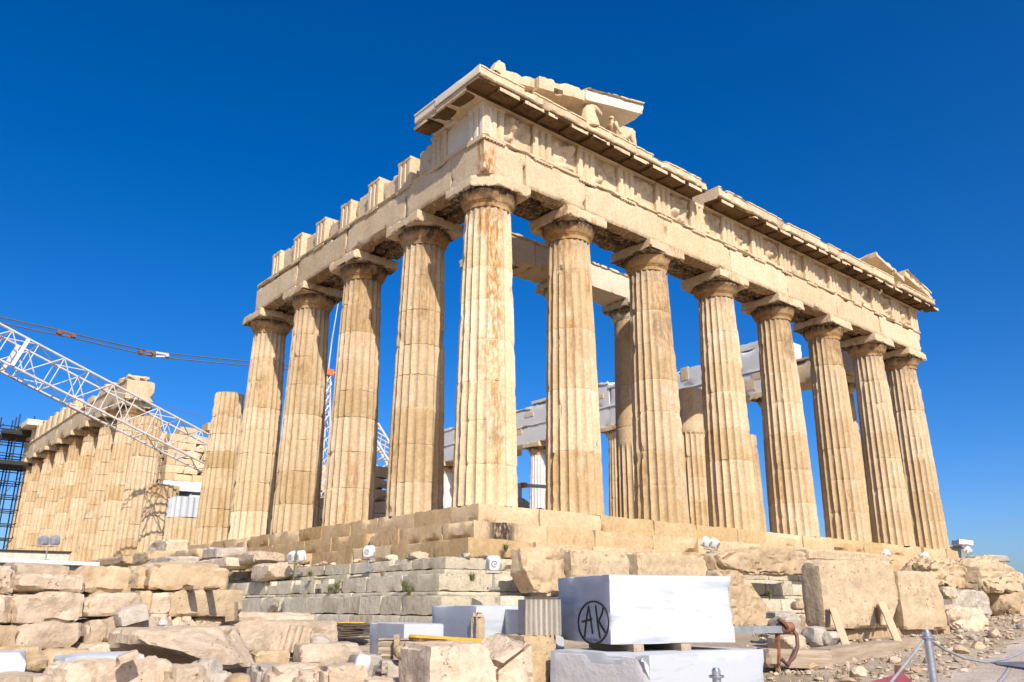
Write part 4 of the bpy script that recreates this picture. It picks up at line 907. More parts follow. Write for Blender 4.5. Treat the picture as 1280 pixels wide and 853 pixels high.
o = mb.build('painted_letters', M['ink'], None, sharp=60); o.parent = upper; o.matrix_parent_inverse = (Matrix.Translation(tuple(cA)) @ Matrix.Rotation(yA, 4, 'Z')).inverted()
def spacer(p, q, lab, th=.085, wd=.14):
    mb = MB(); p = np.array(p); q = np.array(q); d = q-p; ln = float(np.linalg.norm(d)); mb.box((0, -wd/2, 0), (ln, wd/2, th))
    o = mb.build('wooden_spacer', M['wood'], None); o.location = p; o.rotation_euler = (0, 0, math.atan2(d[1], d[0])); return tag(o, lab, 'timber')
f = lambda a, b: (cA[0]+exA[0]*a+eyA[0]*b, cA[1]+exA[1]*a+eyA[1]*b, cB[2]+.0)
spacer(f(.35, -.03), f(.30, 1.1), 'wooden spacer under the near corner of the lettered block'); spacer(f(lxA-.75, -.05), f(lxA-.8, 1.1), 'wooden spacer under the far end of the lettered block')
# blocks to the left of them
cC = Pd(596, 803, 12.3); zC = gzs(cC[0], cC[1])-.05
def wb(px, pyt, dep, pxl, pxr, yaw, mat, label, seed, zb=None, **k):
    c = Pd(px, pyt, dep); ex_ = (math.cos(yaw), math.sin(yaw)); ey_ = (-math.sin(yaw), math.cos(yaw)); z0 = zb if zb is not None else gzs(c[0], c[1])-.05
    return cut_block('marble_block', (c[0], c[1], z0), yaw, solve_len(c, ex_, pxr), solve_len(c, ey_, pxl), c[2]-z0, mat, label, seed=seed, **k), c
b1, c1 = wb(595, 757, 12.2, 539, 705, math.radians(-10), 'white', 'white marble block with a chipped brown edge behind the yellow plank', 51)
mb = MB(); rnd = random.Random(3)
P, Fc = rough_box((-.008, -.008, .05), (.055, .04, .97), cell=.03, chip=.04, amp=.02); P[:, 2] *= (c1[2]-b1.location[2]-.04)
meshobj('chipped_edge', P, Fc, M['pick'], b1)
b2, c2 = wb(505, 780, 11.6, 462, 556, math.radians(-9), 'white', 'low white marble block half hidden by the plank crate', 52)
b3, c3 = wb(652, 762, 11.2, 611, 662, math.radians(-30), 'greyblock', 'grey marble slab standing against the chipped white block', 53, cell=.08)
# fluted grey fragment
c = Pd(657, 795, 11.0); mb = MB(); n = 56; V = []; wd = .48; ht = .44
for z in (0, .02, ht*.5, ht-.03, ht):
    for i in range(n): u = i/(n-1); V.append((u*wd, (-.0 if z in (0, ht) else 0)+.075*(math.sin(u*math.pi*7)**2)+.012*vnoise([(u*9, z*7, 0)], 5)[0], z))
for z in (0, ht):
    for i in range(n): V.append((i/(n-1)*wd, .35, z))
Fc = [(r*n+i, r*n+i+1, (r+1)*n+i+1, (r+1)*n+i) for r in range(4) for i in range(n-1)]+[(4*n+i, 4*n+i+1, 6*n+i+1, 6*n+i) for i in range(n-1)]+[(0, 4*n-4*n+n*1*0, 0)]*0
Fc += [(5*n+i, 5*n+i+1, i+1, i) for i in range(n-1)]+[(5*n+i+1, 5*n+i, 6*n+i, 6*n+i+1) for i in range(n-1)]
Fc += [(0, n, 2*n, 3*n, 4*n, 6*n, 5*n), (n-1, 5*n+n-1, 6*n+n-1, 5*n-1, 4*n-1, 3*n-1, 2*n-1)]
tag(meshobj('fluted_fragment', V, Fc, M['fluteg'], None, loc=tuple(c), rot=(0, 0, math.radians(-25)), sharp=60), 'grey marble fragment with vertical flutes beside the lettered block', 'marble fragment')
loose(SB, 655, 792, 700, 845, 10.9, 11.2, .5, 'brown stone under the grey fluted fragment', mat='rock_tan', ground=True, cuts=2)
# small white pieces at the edge
loose('marble_block', -20, 813, 31, 841, 8.9, 9.1, .5, 'small smooth white marble block at the outer edge of the stack', mat='white', p=30, cuts=0, amp=.002, cat='marble block')
loose('flat_marble', 80, 815, 180, 832, 8.95, 9.5, .45, 'white marble slab lying in front of the lowest course', mat='white', p=20, cuts=1, amp=.004, cat='marble block')
loose('flat_stone', 150, 815, 176, 827, 8.8, 8.95, .12, 'pinkish flat chip leaning on the white marble slab', mat='rock_pink', p=12, cuts=1, tilt=-.35)
loose('marble_chip', 198, 775, 209, 783, 10.9, 10.95, .1, 'small white marble chip stuck between two stones of the stack', mat='white', p=14, cuts=1, cat='stone')

# ------------------------------------------------------------------ timber
def plank(name, a, b, wd, th, mat, label, roll=0.0, parent=None):
    a = np.array(a, float); b = np.array(b, float); d = b-a; ln = float(np.linalg.norm(d)); P, Fc = rough_box((0, -wd/2, -th/2), (ln, wd/2, th/2), cell=max(.05, ln/24), chip=.012, amp=.004)
    o = meshobj(name, P, Fc, M[mat], parent, loc=tuple(a)); o.rotation_mode = 'QUATERNION'
    o.rotation_quaternion = Vector(d).to_track_quat('X', 'Z') @ Vector((1, 0, 0)).rotation_difference(Vector((1, 0, 0))); o.rotation_mode = 'QUATERNION'
    return tag(o, label, 'timber') if label else o
plank('timber_plank', Pd(510, 797, 10.7), Pd(602, 802, 11.4), .22, .07, 'woodyel', 'yellow shuttering plank lying in front of the white blocks')
cr = empty('plank_crate', Pd(472, 842, 10.9), 'weathered crate of horizontal planks by the low white block', 'crate')
def crp(a, b, wd, th, m='wood', nm='board'):
    o = plank(nm, a, b, wd, th, m, None); o.parent = cr; o.matrix_parent_inverse = Matrix.Translation(cr.location).inverted(); return o
for k, y_ in enumerate((804, 813, 822, 831)): crp(Pd(472, y_, 10.9), Pd(541, y_+1, 11.1), .03, .085)
crp(Pd(471, 799, 10.95), Pd(541, 800.5, 11.15), .16, .03)
crp(Pd(495.5, 840, 10.82), Pd(496.5, 793, 10.82), .10, .08, 'woodv', 'post')
plank('timber_plank', Pd(472, 840, 10.3), Pd(532, 838, 10.6), .2, .06, 'wood', 'narrow plank on the ground below the broken grey stone')
plank('wooden_post', Pd(290, 778, 11.6), Pd(290, 753, 11.6), .2, .14, 'woodv', 'short upright timber prop at the inner end of the stack')
for px, w_, la in ((246, 8, 'wooden wedge nearest the middle of the propped tan block'), (272, 8, 'wooden wedge nearest the timber prop end of the propped tan block')):
    a = Pd(px, 735, 11.3+(px-200)/400); plank('wooden_wedge', a, a+np.array((.06, .6, .0)), .10, .06, 'wood', la)
# low timber sleepers under the big dressed blocks
plank('timber_sleeper', Pd(950, 822, 12.6), Pd(1030, 824, 13.2), .34, .26, 'wood', 'short grey timber beam with pale stones on it')
plank('timber_sleeper', Pd(1026, 822, 13.3), Pd(1170, 802, 17.2), .34, .26, 'wood', 'long grey timber beam lying along the path bank')
for (xa, ya, da, xb, yb, db, la) in ((1058, 808, 14.3, 1041, 761, 16.1, 'pale plank propping the near end of the huge block'), (1123, 803, 15.3, 1102, 754, 17.0, 'pale plank propping the middle of the huge block')):
    plank('timber_prop', Pd(xa, ya, da), Pd(xb, yb, db), .14, .07, 'woodnew', la)
plank('wooden_batten', Pd(1035, 785, 16.15), Pd(1035, 762, 16.15), .16, .06, 'woodv', 'short upright batten at the foot of the near prop'); plank('wooden_batten', Pd(1100, 783, 17.05), Pd(1100, 752, 17.05), .16, .06, 'woodv', 'short upright batten behind the middle prop')
plank('timber_sleeper', Pd(1000, 796, 16.6), Pd(1180, 788, 18.4), .30, .2, 'woodv', 'timber bearer in the shadow under the huge block')
plank('timber_sleeper', Pd(998, 800, 15.8), Pd(1004, 768, 15.8), .12, .12, 'woodv', 'dark stub of timber leaning behind the pipe end')
# pile of old boards, shadow put into their colour, at the foot of the foundation
tp_ = empty('board_pile', Pd(440, 798, 16), 'pile of boards coloured shadow dark under an orange one by the foundation', 'timber pile')
for k in range(7):
    y_ = 797-k*3; o = plank('board', Pd(417+k*k % 7*2, y_+(k*5 % 3)*.5, 16.2+.09*k), Pd((464-k*k % 5*4) if k < 6 else 450, y_+.5-(k*3 % 4)*.6, 16.8+.05*k), .35, .035, 'wooddark' if k < 6 else 'woodyel', None); o.parent = tp_; o.matrix_parent_inverse = Matrix.Translation(tp_.location).inverted()

# ------------------------------------------------------------------ pipe, stakes, barrier, red board
def tubes(name, chains, r, mat, label, cat, n=10, r2=None):
    mb = MB()
    for c in chains: mb.tube([np.array(q) for q in c], r, n, r2)
    return tag(mb.build(name, M[mat], sharp=50), label, cat)
pp = empty('support_rail', Pd(920, 787, 11.9), 'grey steel rail with a rusty coupled end beside the lettered block', 'rail')
def sub(o, par): o.parent = par; o.matrix_parent_inverse = Matrix.Translation(par.location).inverted(); return o
mb = MB(); mb.bar(Pd(905, 787, 12.0), Pd(975, 787, 12.6), .085, .10); sub(mb.build('rail', M['paintgrey']), pp)
mb = MB(); mb.tube([Pd(974, 786, 12.6), Pd(981, 785, 12.65), Pd(990, 784, 12.7)], [.075, .09, .07], 12); mb.tube([Pd(978, 781, 12.6), Pd(980, 779, 12.6)], .10, 10); sub(mb.build('coupling', M['rust']), pp)
mb = MB(); mb.bar(Pd(961, 781, 12.43), Pd(961, 793, 12.43), .03); sub(mb.build('strap', M['ink']), pp)
mb = MB(); mb.bar(Pd(972, 790, 12.6), Pd(973, 846, 12.5), .055); sub(mb.build('stand', M['rust']), pp)
tubes('rubber_hose', [[Pd(990, 786, 12.7), Pd(996, 795, 12.65), Pd(997, 808, 12.6), Pd(992, 822, 12.5), Pd(984, 831, 12.4), Pd(977, 824, 12.4)]], .028, 'hose', 'dark rubber hose hanging in a loop from the rail end', 'hose')
def rope_post(px, pyt, dep, label, r=.023):
    t = Pd(px, pyt, dep); zg = gzs(t[0], t[1]); o = empty('barrier_post', (t[0], t[1], zg), label, 'barrier post')
    h_ = t[2]-zg; mb = MB(); mb.tube([(0, 0, .03), (0, 0, h_)], r, 20); mb.tube([(0, 0, h_), (0, 0, h_+.012)], [r*.95, r*.6], 20); meshobj('pole', mb.v, mb.f, M['steel'], o)
    mb = MB(); mb.tube([(0, 0, 0), (0, 0, .025), (0, 0, .05)], [.14, .135, .04], 24); meshobj('base_plate', mb.v, mb.f, M['steel'], o)
    mb = MB(); mb.tube([(.034*math.cos(a), .034*math.sin(a), h_-.03) for a in np.linspace(0, 2*math.pi, 17)], .007, 8); meshobj('ring', mb.v, mb.f, M['steel'], o)
    return o, t
_, pt = rope_post(1158, 790, 5.0, 'slim steel barrier post standing alone on the path')
_, pt2 = rope_post(895, 838, 4.6, 'low steel barrier post in front of the lower white block')
tubes('barrier_rope', [[Pd(1160, 798, 5.0), Pd(1180, 812, 5.1), Pd(1205, 823, 5.3), Pd(1232, 828, 5.5), Pd(1258, 824, 5.8), Pd(1285, 812, 6.2), Pd(1320, 790, 6.8)]], .008, 'rope', 'grey rope sagging from the lone post towards the path', 'rope')
tubes('barrier_rope', [[Pd(1156, 798, 5.0), Pd(1146, 812, 4.95), Pd(1132, 830, 4.9), Pd(1116, 850, 4.8), Pd(1100, 872, 4.7)]], .008, 'rope', 'grey rope running down from the lone post past the red board', 'rope')
tubes('barrier_rope', [[Pd(1262, 834, 5.5), Pd(1258, 842, 5.5), Pd(1250, 852, 5.5), Pd(1240, 864, 5.5)]], .012, 'rope', 'short rope end hanging below the dark cloth', 'rope')
mb = MB(); ca_ = [Pd(1236, 829, 5.55), Pd(1262, 827.5, 5.5), Pd(1290, 827, 5.45)]; 
P, Fc = rough_box((0, -.03, -.05), (.42, .03, .05), cell=.03, chip=.01, amp=.01); k_ = P[:, 0]/.42; P[:, 2] = P[:, 2]*(.15+.85*k_)-.03*k_; a = Pd(1238, 829, 5.55); b = Pd(1300, 830, 5.45); dd = b-a
o = meshobj('tied_cloth', P, Fc, M['strap'], None, loc=tuple(a), rot=(0, 0, math.atan2(dd[1], dd[0]))); tag(o, 'dark cloth band tied round the sagging rope', 'cloth')
rs = empty('red_sign', Pd(1115, 875, 6.2), 'tilted red board on a dark stub post by the path', 'sign')
mb = MB(); q = [Pd(1086, 853, 6.2), Pd(1128, 841, 6.5), Pd(1146, 857, 6.6), Pd(1120, 880, 6.3), Pd(1080, 880, 6.1)]; off = np.array((.02, .03, -.015)); v = [p for p in q]+[p+off*2 for p in q]; mb.add(v, [(0, 1, 2, 3, 4)[::-1], (5, 6, 7, 8, 9)]+[(i, (i+1) % 5, 5+(i+1) % 5, 5+i) for i in range(5)])
sub(mb.build('board', M['red']), rs)
mb = MB(); mb.bar(Pd(1124, 832, 6.55), Pd(1126, 900, 6.55), .05); sub(mb.build('post', M['rust']), rs)

# ------------------------------------------------------------------ floodlights
def floodlight(head, basez, yaw, label, group='floodlights round the temple', s=1.0, tilt=-.35, twin=0.0, hm='lampwhite'):
    o = empty('floodlight', (head[0], head[1], basez), label, 'floodlight', group, rz=yaw); h_ = head[2]-basez
    for k, dx in enumerate((-twin/2, twin/2) if twin else (0.0,)):
        mb = MB(); n = 14; prof = [(-.17, .06, .07), (-.165, .13, .14), (-.06, .17, .175), (.08, .185, .19), (.10, .19, .195)]
        rings = []
        for (y_, hw, hh) in prof:
            for i in range(24):
                a = 2*math.pi*i/24; c_, s_ = math.cos(a), math.sin(a); e = .45
                rings.append((math.copysign(abs(c_)**e, c_)*hw*s, y_*s, math.copysign(abs(s_)**e, s_)*hh*s))
        V = np.array(rings); ct, st_ = math.cos(tilt), math.sin(tilt)
        R_ = lambda V: np.stack([V[:, 0]+dx, V[:, 1]*ct+V[:, 2]*st_, -V[:, 1]*st_+V[:, 2]*ct+h_], 1)
        m = len(prof); Fc = [(r*24+i, r*24+(i+1) % 24, (r+1)*24+(i+1) % 24, (r+1)*24+i) for r in range(m-1) for i in range(24)]+[tuple(range(23, -1, -1))]
        hs_ = meshobj('housing', R_(V), Fc, M[hm], o, sharp=40)
        L_ = np.array([(math.copysign(abs(math.cos(a))**.45, math.cos(a))*.185*s, .102*s, math.copysign(abs(math.sin(a))**.45, math.sin(a))*.19*s) for a in np.linspace(0, 2*math.pi, 24, endpoint=False)])
        meshobj('lens', R_(L_), [tuple(range(24))], M['lens'], o)
        mb = MB(); mb.tube([(.07*s*math.cos(a), -.175*s, .07*s*math.sin(a)+.02) for a in np.linspace(.4, 5.4, 14)], .012*s, 6); mb.bar((-.02*s, -.176*s, .02), (.06*s, -.176*s, .02), .012)
        meshobj('rear_cap', R_(np.array(mb.v)), mb.f, M['paintgrey'], o)
    mb = MB(); w2 = .2*s+twin/2; mb.tube([(-w2, 0, h_), (-w2, 0, h_-.24*s), (w2, 0, h_-.24*s), (w2, 0, h_)], .014, 8); meshobj('bracket', mb.v, mb.f, M['paintgrey'], o)
    mb = MB(); mb.tube([(0, 0, 0), (0, 0, max(.05, h_-.24*s))], .022, 10); mb.box((-.12, -.1, -.02), (.12, .1, .03)); meshobj('stand', mb.v, mb.f, M['paintgrey'], o)
    return o
yS = -math.pi/2; yE = 0.0     # lamps on the south ledge look north (+x), on the east ledge west (+y)
for (px, py, pb, ax, v, yaw, la, s, tw, ti) in (
    (301, 704, 724, 'x', -2.6, -1.1, 'white floodlight on the ledge behind the inner end of the stone stack', .95, .32, -.3),
    (371, 696, 717, 'x', -2.55, -1.2, 'white floodlight on the grey ledge between the tall weed and the next lamp', 1.0, .26, -.3),
    (461, 690, 713, 'x', -2.55, -.9, 'white floodlight on the grey ledge below the third flank column', .95, 0, -.2),
    (617, 705, 736, 'x', -2.9, -.55, 'white floodlight on a tall stand in front of the temple corner', .95, 0, -.2),
    (888, 679, 691, 'y', -2.7, .2, 'pair of white floodlights on the overhanging slab', .95, .55, -.5),
    (1107, 692, 699, 'y', -2.2, .3, 'white floodlights lying low behind the huge propped block', .95, .45, -.9),
    (1155, 695, 700, 'y', -2.2, .3, 'low white floodlights behind the eroded slab', 1.05, .6, -1.1),
    (1209, 688, 697, 'y', -2.2, .3, 'white floodlight at the far end of the east steps', 1.1, .5, -.9)):
    hd = on(px, py, ax, v); floodlight(hd, on(px, pb, ax, v)[2], yaw, la, s=s*.84, twin=tw, tilt=ti)

# ------------------------------------------------------------------ site huts
def hut(name, A, B, depth, zt, zb, wall_m, roof_m, label, over=.25, th=.12, door=False):
    A = np.array(A); B = np.array(B); d = (B-A)[:2]; ln = float(np.linalg.norm(d)); yaw = math.atan2(d[1], d[0]); o = empty(name, (A[0], A[1], zb), label, 'hut', rz=yaw)
    mb = MB(); mb.box((0, 0, 0), (ln, depth, zt-zb-th)); meshobj('wall', mb.v, mb.f, M[wall_m], o)
    mb = MB(); mb.box((-over, -over, zt-zb-th+.003), (ln+over, depth+over, zt-zb)); meshobj('roof', mb.v, mb.f, M[roof_m], o)
    mb = MB(); mb.box((ln*.55, -.02, .9), (ln*.8, .03, 1.8)); wf = meshobj('window', mb.v, mb.f, M['window'], o)
    mb = MB(); mb.box((ln*.2, -.025, 0.05), (ln*.2+.9, .03, 2.0)); meshobj('door', mb.v, mb.f, M['hutgrey'], o)
    return o, yaw
a = Pd(-90, 695, 24); b = Pd(106, 695.5, 27.5); hut('site_hut', a, b, 3.0, a[2], gzs(a[0], a[1])-.05, 'hutgrey', 'hutroof', 'grey site hut with a thin white roof behind the stacked stones', over=.35)
a2 = Pd(-90, 684, 30.5); b2 = Pd(88, 685.5, 33.0); hut('site_hut', a2, b2, 2.4, a2[2], gzs(a2[0], a2[1])-.05, 'hut', 'deck', 'cream site hut standing behind the grey one', over=.06, th=.07)
hd = Pd(61, 676, 29.0); floodlight(hd, Pd(61, 695, 28)[2]-.1, -.9, 'twin grey floodlight on a stand above the site huts', s=.85, twin=.44, hm='paintgrey', tilt=-.2)
a = Pd(1168, 697, 52); b = Pd(1208, 697, 54); hut('site_hut', a, b, 2.5, Pd(1168, 680, 52)[2], gzs(a[0], a[1]), 'hutgrey', 'paintgrey', 'small grey hut beyond the far end of the east steps', over=.1)
a = Pd(1199, 680, 52.5); mb = MB(); P, Fc = rough_box((0, 0, 0), (.95, .8, .30), cell=.12, chip=.05); tag(meshobj('roof_unit', P, Fc, M['lampwhite'], None, loc=tuple(a), rot=(0, .1, -.6)), 'white box lying on the roof of the small grey hut', 'box')
# lifting cabin between the columns
a = Pd(204, 640, 47.5); b = Pd(252, 640, 48.5); zt = Pd(204, 601, 47.5)[2]; o = empty('crane_cabin', tuple(a), 'glazed white site cabin behind the white column drum', 'cabin', rz=math.atan2((b-a)[1], (b-a)[0])); ln = float(np.linalg.norm((b-a)[:2])); hh = zt-a[2]
mb = MB(); mb.box((-.2, -.1, hh-.55), (ln+.2, 1.6, hh)); meshobj('roof_beam', mb.v, mb.f, M['hutroof'], o)
mb = MB(); mb.box((.1, .2, -.0), (ln-.1, 1.4, hh-.553)); meshobj('glazing', mb.v, mb.f, M['window'], o)
mb = MB()
for k in range(4): mb.bar((ln*k/3, .1, 0), (ln*k/3, .1, hh-.55), .08)
mb.bar((0, .1, hh*.42), (ln, .1, hh*.42), .07); meshobj('frame', mb.v, mb.f, M['paintgrey'], o)
mb = MB(); mb.box((ln*.62, -.06, hh*.30), (ln*.95, .12, hh*.58)); meshobj('notice', mb.v, mb.f, M['hutroof'], o)
# lifting beam and lumps of stone inside
lb = empty('lifting_bar', Pd(644, 640, 40), 'pale lifting beam with an orange end inside the temple', 'beam')
mb = MB(); mb.bar(Pd(636, 606, 40), Pd(690, 609, 42), .16); sub(mb.build('beam', M['crane']), lb); mb = MB(); mb.bar(Pd(652, 606.5, 40.4), Pd(657, 607, 40.6), .24); sub(mb.build('clamp', M['crane_orange']), lb)
mb = MB(); mb.bar(Pd(650, 608, 40.5), Pd(650, 634, 40.5), .14); sub(mb.build('strut', M['crane']), lb)
loose(RK_, 640, 622, 664, 650, 40, 40.3, 1.0, 'dark stone under the lifting beam inside the temple', mat='rock_grey', p=4)
loose(RK_, 660, 634, 686, 652, 41, 41.3, 1.0, 'low dark stone inside the temple beside the white column', mat='rock_grey', p=4)
for k, (x0, y0, x1, y1) in enumerate(((463, 638, 489, 662), (464, 612, 486, 639), (466, 596, 480, 613))):
    loose(SB, x0, y0, x1, y1, 38.5, 39.0, 1.0, ('bottom', 'middle', 'top')[k]+' dark block of the pile standing between two flank columns', mat='rock_grey', cuts=2, cell=.15)

# ------------------------------------------------------------------ crane
B0 = Pd(0, 435, 36); B1 = Pd(255, 566, 43.5); bd = B1-B0; foot = B0+bd*1.72; tip = B0-bd*.35
CR = empty('lattice_crane', (foot[0], foot[1], 0.7), 'white lattice boom crane reaching out of the temple over the flank', 'crane')
dirv = (tip-foot)/np.linalg.norm(tip-foot); sx = np.cross(dirv, (0, 0, 1)); sx /= np.linalg.norm(sx); sy = np.cross(sx, dirv); LB = float(np.linalg.norm(tip-foot)); hw = .74
cor = [(1, 1), (-1, 1), (-1, -1), (1, -1)]
def bp(t, c): q = min(1, .25+t/3.0); return foot+dirv*t+(sx*c[0]+sy*c[1])*hw*q
for c in cor:
    mb = MB(); mb.tube([bp(t, c) for t in np.linspace(0, LB, 12)], .056, 8); sub(mb.build('boom_chord', M['crane']), CR)
mb = MB(); nbay = int(LB/1.25); 
for k in range(nbay):
    t0 = LB*k/nbay; t1 = LB*(k+1)/nbay
    for i in range(4):
        c, d = cor[i], cor[(i+1) % 4]
        mb.tube([bp(t0, c), bp(t0, d)], .026, 6)
        mb.tube([bp(t0, c), bp(t1, d)] if k % 2 else [bp(t0, d), bp(t1, c)], .028, 6)
sub(mb.build('boom_lacing', M['crane']), CR)
# wide cross plate where two boom sections are pinned
tj = LB*.80; mb = MB()
for c in ((1, 0), (-1, 0)):
    mb = MB(); a_ = foot+dirv*tj+sx*c[0]*(hw+.03)+sy*hw; b_ = foot+dirv*tj+sx*c[0]*(hw+.03)-sy*hw; mb.bar(a_, b_, .17, .05)
    sub(mb.build('section_plate', M['crane']), CR)
mt = Pd(410, 468, 48); mf = Pd(393, 655, 47.5); mb = MB(); rnd = random.Random(2)
ax_ = (mt-mf); lm = float(np.linalg.norm(ax_)); ax_ /= lm
for c in cor: mb.tube([mf+np.array((c[0]*.33, c[1]*.33, 0)), mf+ax_*lm*.62+np.array((c[0]*.30, c[1]*.30, 0)), mt+np.array((c[0]*.16, c[1]*.16, -1.2)), mt+np.array((c[0]*.1, c[1]*.1, 0))], .055, 8)
sub(mb.build('mast_chords', M['crane']), CR)
mb = MB()
for k in range(14):
    t0 = lm*k/14; t1 = lm*(k+1)/14; w0 = .32 if k < 9 else .2
    for i in range(4):
        c, d = cor[i], cor[(i+1) % 4]; p0 = mf+ax_*t0+np.array((c[0], c[1], 0))*w0; p1 = mf+ax_*t1+np.array((d[0], d[1], 0))*w0; mb.tube([p0, p1], .032, 6)
sub(mb.build('mast_lacing', M['crane']), CR)
mb = MB(); mb.box(tuple(mt+(-.26, -.26, -.1)), tuple(mt+(.26, .26, .28))); mb.tube([mt+(-.5, .1, .1), mt+(.5, -.1, .1)], .10, 10); sub(mb.build('mast_head', M['crane_orange']), CR)
mb = MB(); mb.tube([mt+(0, 0, .25), mt+(.1, 0, 2.2), Pd(426, 360, 48)], [.05, .035, .025], 8); sub(mb.build('mast_rod', M['crane']), CR)
# rear frame of the crane, seen further in
ra = Pd(460, 536, 51); rb = Pd(492, 590, 49); mb = MB(); rd = (rb-ra)/np.linalg.norm(rb-ra); rx = np.cross(rd, (0, 0, 1)); rx /= np.linalg.norm(rx); ry = np.cross(rx, rd); lr = float(np.linalg.norm(rb-ra))
for c in cor: mb.tube([ra+(rx*c[0]+ry*c[1])*.5, rb+(rx*c[0]+ry*c[1])*.5], .075, 8)
for k in range(6):
    for i in range(4):
        c, d = cor[i], cor[(i+1) % 4]; mb.tube([ra+rd*lr*k/6+(rx*c[0]+ry*c[1])*.5, ra+rd*lr*(k+1)/6+(rx*d[0]+ry*d[1])*.5], .04, 6)
mb.tube([rb, Pd(497, 640, 48.5)], .09, 8); sub(mb.build('rear_frame', M['crane']), CR)
# pendant ropes with their link plates, from the mast head out beyond the picture
def sagged(a, b, sag, n=20): return [a+(b-a)*t+np.array((0, 0, -sag*4*t*(1-t))) for t in np.linspace(0, 1, n)]
K0 = Pd(-70, 384, 35); K1 = Pd(83, 418, 38.5); K2 = Pd(192, 443, 42); K3 = mt+np.array((0, 0, .2))
for dz in (.13, -.13):
    mb = MB(); o_ = np.array((0, 0, dz))
    for a_, b_ in ((K0, K1), (K1, K2), (K2, K3)): mb.tube(sagged(a_+o_*(1.0 if a_ is not K1 else .8), b_+o_, .02, 6), .036, 6)
    sub(mb.build('pendant_rope', M['cable']), CR)
def link(p, q, m2):
    mb = MB(); d_ = (q-p)/np.linalg.norm(q-p); 
    for e in (-.06, .06): mb.bar(p-d_*.42+np.array((0, 0, e*2)), p+d_*.42+np.array((0, 0, e)), .09, .07)
    for t in (-.36, .30): mb.tube([p+d_*t+sx*.13, p+d_*t-sx*.13], .105, 10)
    sub(mb.build('pendant_link', M[m2]), CR)
link(K1, K2, 'rust'); link(K2-(K2-K1)/np.linalg.norm(K2-K1)*.35, K3, 'rust'); link(K2+(K3-K2)/np.linalg.norm(K3-K2)*.35, K3, 'crane')
mb = MB(); mb.tube([Pd(-40, 440, 35), B0+bd*.05+sy*(-1.0), B0+bd*.5-sy*1.05], .02, 6); sub(mb.build('hoist_rope', M['cable']), CR)
mb = MB(); mb.tube([Pd(190, 503, 47), Pd(258, 523, 47.3)], .016, 6); sub(mb.build('tag_line', M['cable']), CR)
mb = MB(); mb.box((-1.6, -1.2, 0), (1.8, 1.2, 1.6)); mb.box((-2.2, -1.6, -.45), (2.2, 1.6, -.003)); o = meshobj('carriage', mb.v, mb.f, M['crane'], CR); o.location = (0, 0, .45)

# ------------------------------------------------------------------ scaffold at the far corner
SCF = empty('scaffold', (-2.6, 69.5, -3.0), 'dark tube scaffold tower with two work decks at the far temple corner', 'scaffold')
nx_, ny_ = 4, 3; gx = [-3.3+k*1.2 for k in range(nx_)]; gy = [68.2+k*1.7 for k in range(ny_)]; top = 14.2; rnd = random.Random(8)
for i, x in enumerate(gx):
    for j, y in enumerate(gy):
        mb = MB(); mb.tube([(x, y, -3.2), (x, y, top-rnd.uniform(0, 2.2)*(i < 2))], .06, 8); sub(mb.build('standard', M['scaf']), SCF)
mb = MB(); z = -2.0
while z < 13.6:
    for j, y in enumerate(gy): mb.tube([(gx[0]-.4*rnd.random(), y, z), (gx[-1]+.5*rnd.random(), y, z)], .05, 6)
    for i, x in enumerate(gx): mb.tube([(x, gy[0]-.3, z+.06), (x, gy[-1]+.3, z+.06)], .035, 6)
    z += 1.25
sub(mb.build('ledger_tubes', M['scaf']), SCF)
mb = MB()
for k in range(8): mb.tube([(gx[k % 3], gy[0]-.06, -3+k*2), (gx[k % 3+1], gy[0]-.06, -1+k*2)], .03, 6)
sub(mb.build('braces', M['scaf']), SCF)
for z, y1 in ((9.45, 0), (12.2, 1)):
    mb = MB()
    for q in range(6): mb.box((gx[0]-.3 if z < 10 else gx[1], gy[0]-.6+q*.72, z), (gx[-1]+.6, gy[0]-.6+q*.72+.66, z+.10))
    mb.box((gx[0] if z < 10 else gx[1], gy[0]-.62, z+.11), (gx[-1]+.6, gy[0]-.56, z+.36)); sub(mb.build('work_deck', M['deck']), SCF)

# ------------------------------------------------------------------ weeds, small stones, gravel
def tuft(mb, p, n, h_, spread, rnd, w_=.012):
    for _ in range(n):
        a = rnd.uniform(0, 2*math.pi); l_ = h_*rnd.uniform(.5, 1.1); d = np.array((math.cos(a), math.sin(a), 0))*spread*rnd.uniform(.2, 1); b = np.array(p)+d*.25*rnd.random(); s_ = np.array((-math.sin(a), math.cos(a), 0))*w_
        m = b+d*.35+np.array((0, 0, l_*.6)); t = b+d+np.array((0, 0, l_*rnd.uniform(.75, 1)))
        mb.add([b-s_, b+s_, m+s_*.8, m-s_*.8, t], [(0, 1, 2, 3), (3, 2, 4)])
rnd = random.Random(77)
def weed(p, h_, n, label, mat='weed', name='weed', spread=.16, w_=.012):
    mb = MB(); tuft(mb, (0, 0, 0), n, h_, spread, rnd, w_); o = mb.build(name, M[mat], sharp=80); o.location = p; return tag(o, label, 'plant', 'weeds on the foundation ledges')
weed(on(367, 725, 'x', -2.7), 1.25, 16, 'tall thin weed stalk on the ledge beside the twin floodlight', spread=.10, w_=.009)
for px, py, h_, lab in ((412, 743, .28, 'green weed in the joint of the middle foundation course'), (421, 741, .4, 'weed tuft on the ledge where two foundation blocks meet'), (505, 738, .28, 'weed tuft at the gap in the middle course below the temple corner'), (388, 721, .18, 'small weed on the ledge near the middle floodlight'), (512, 748, .30, 'weed growing from the joint by the rounded foundation block')):
    weed(on(px, py, 'x', -3.0), h_, 60, lab)
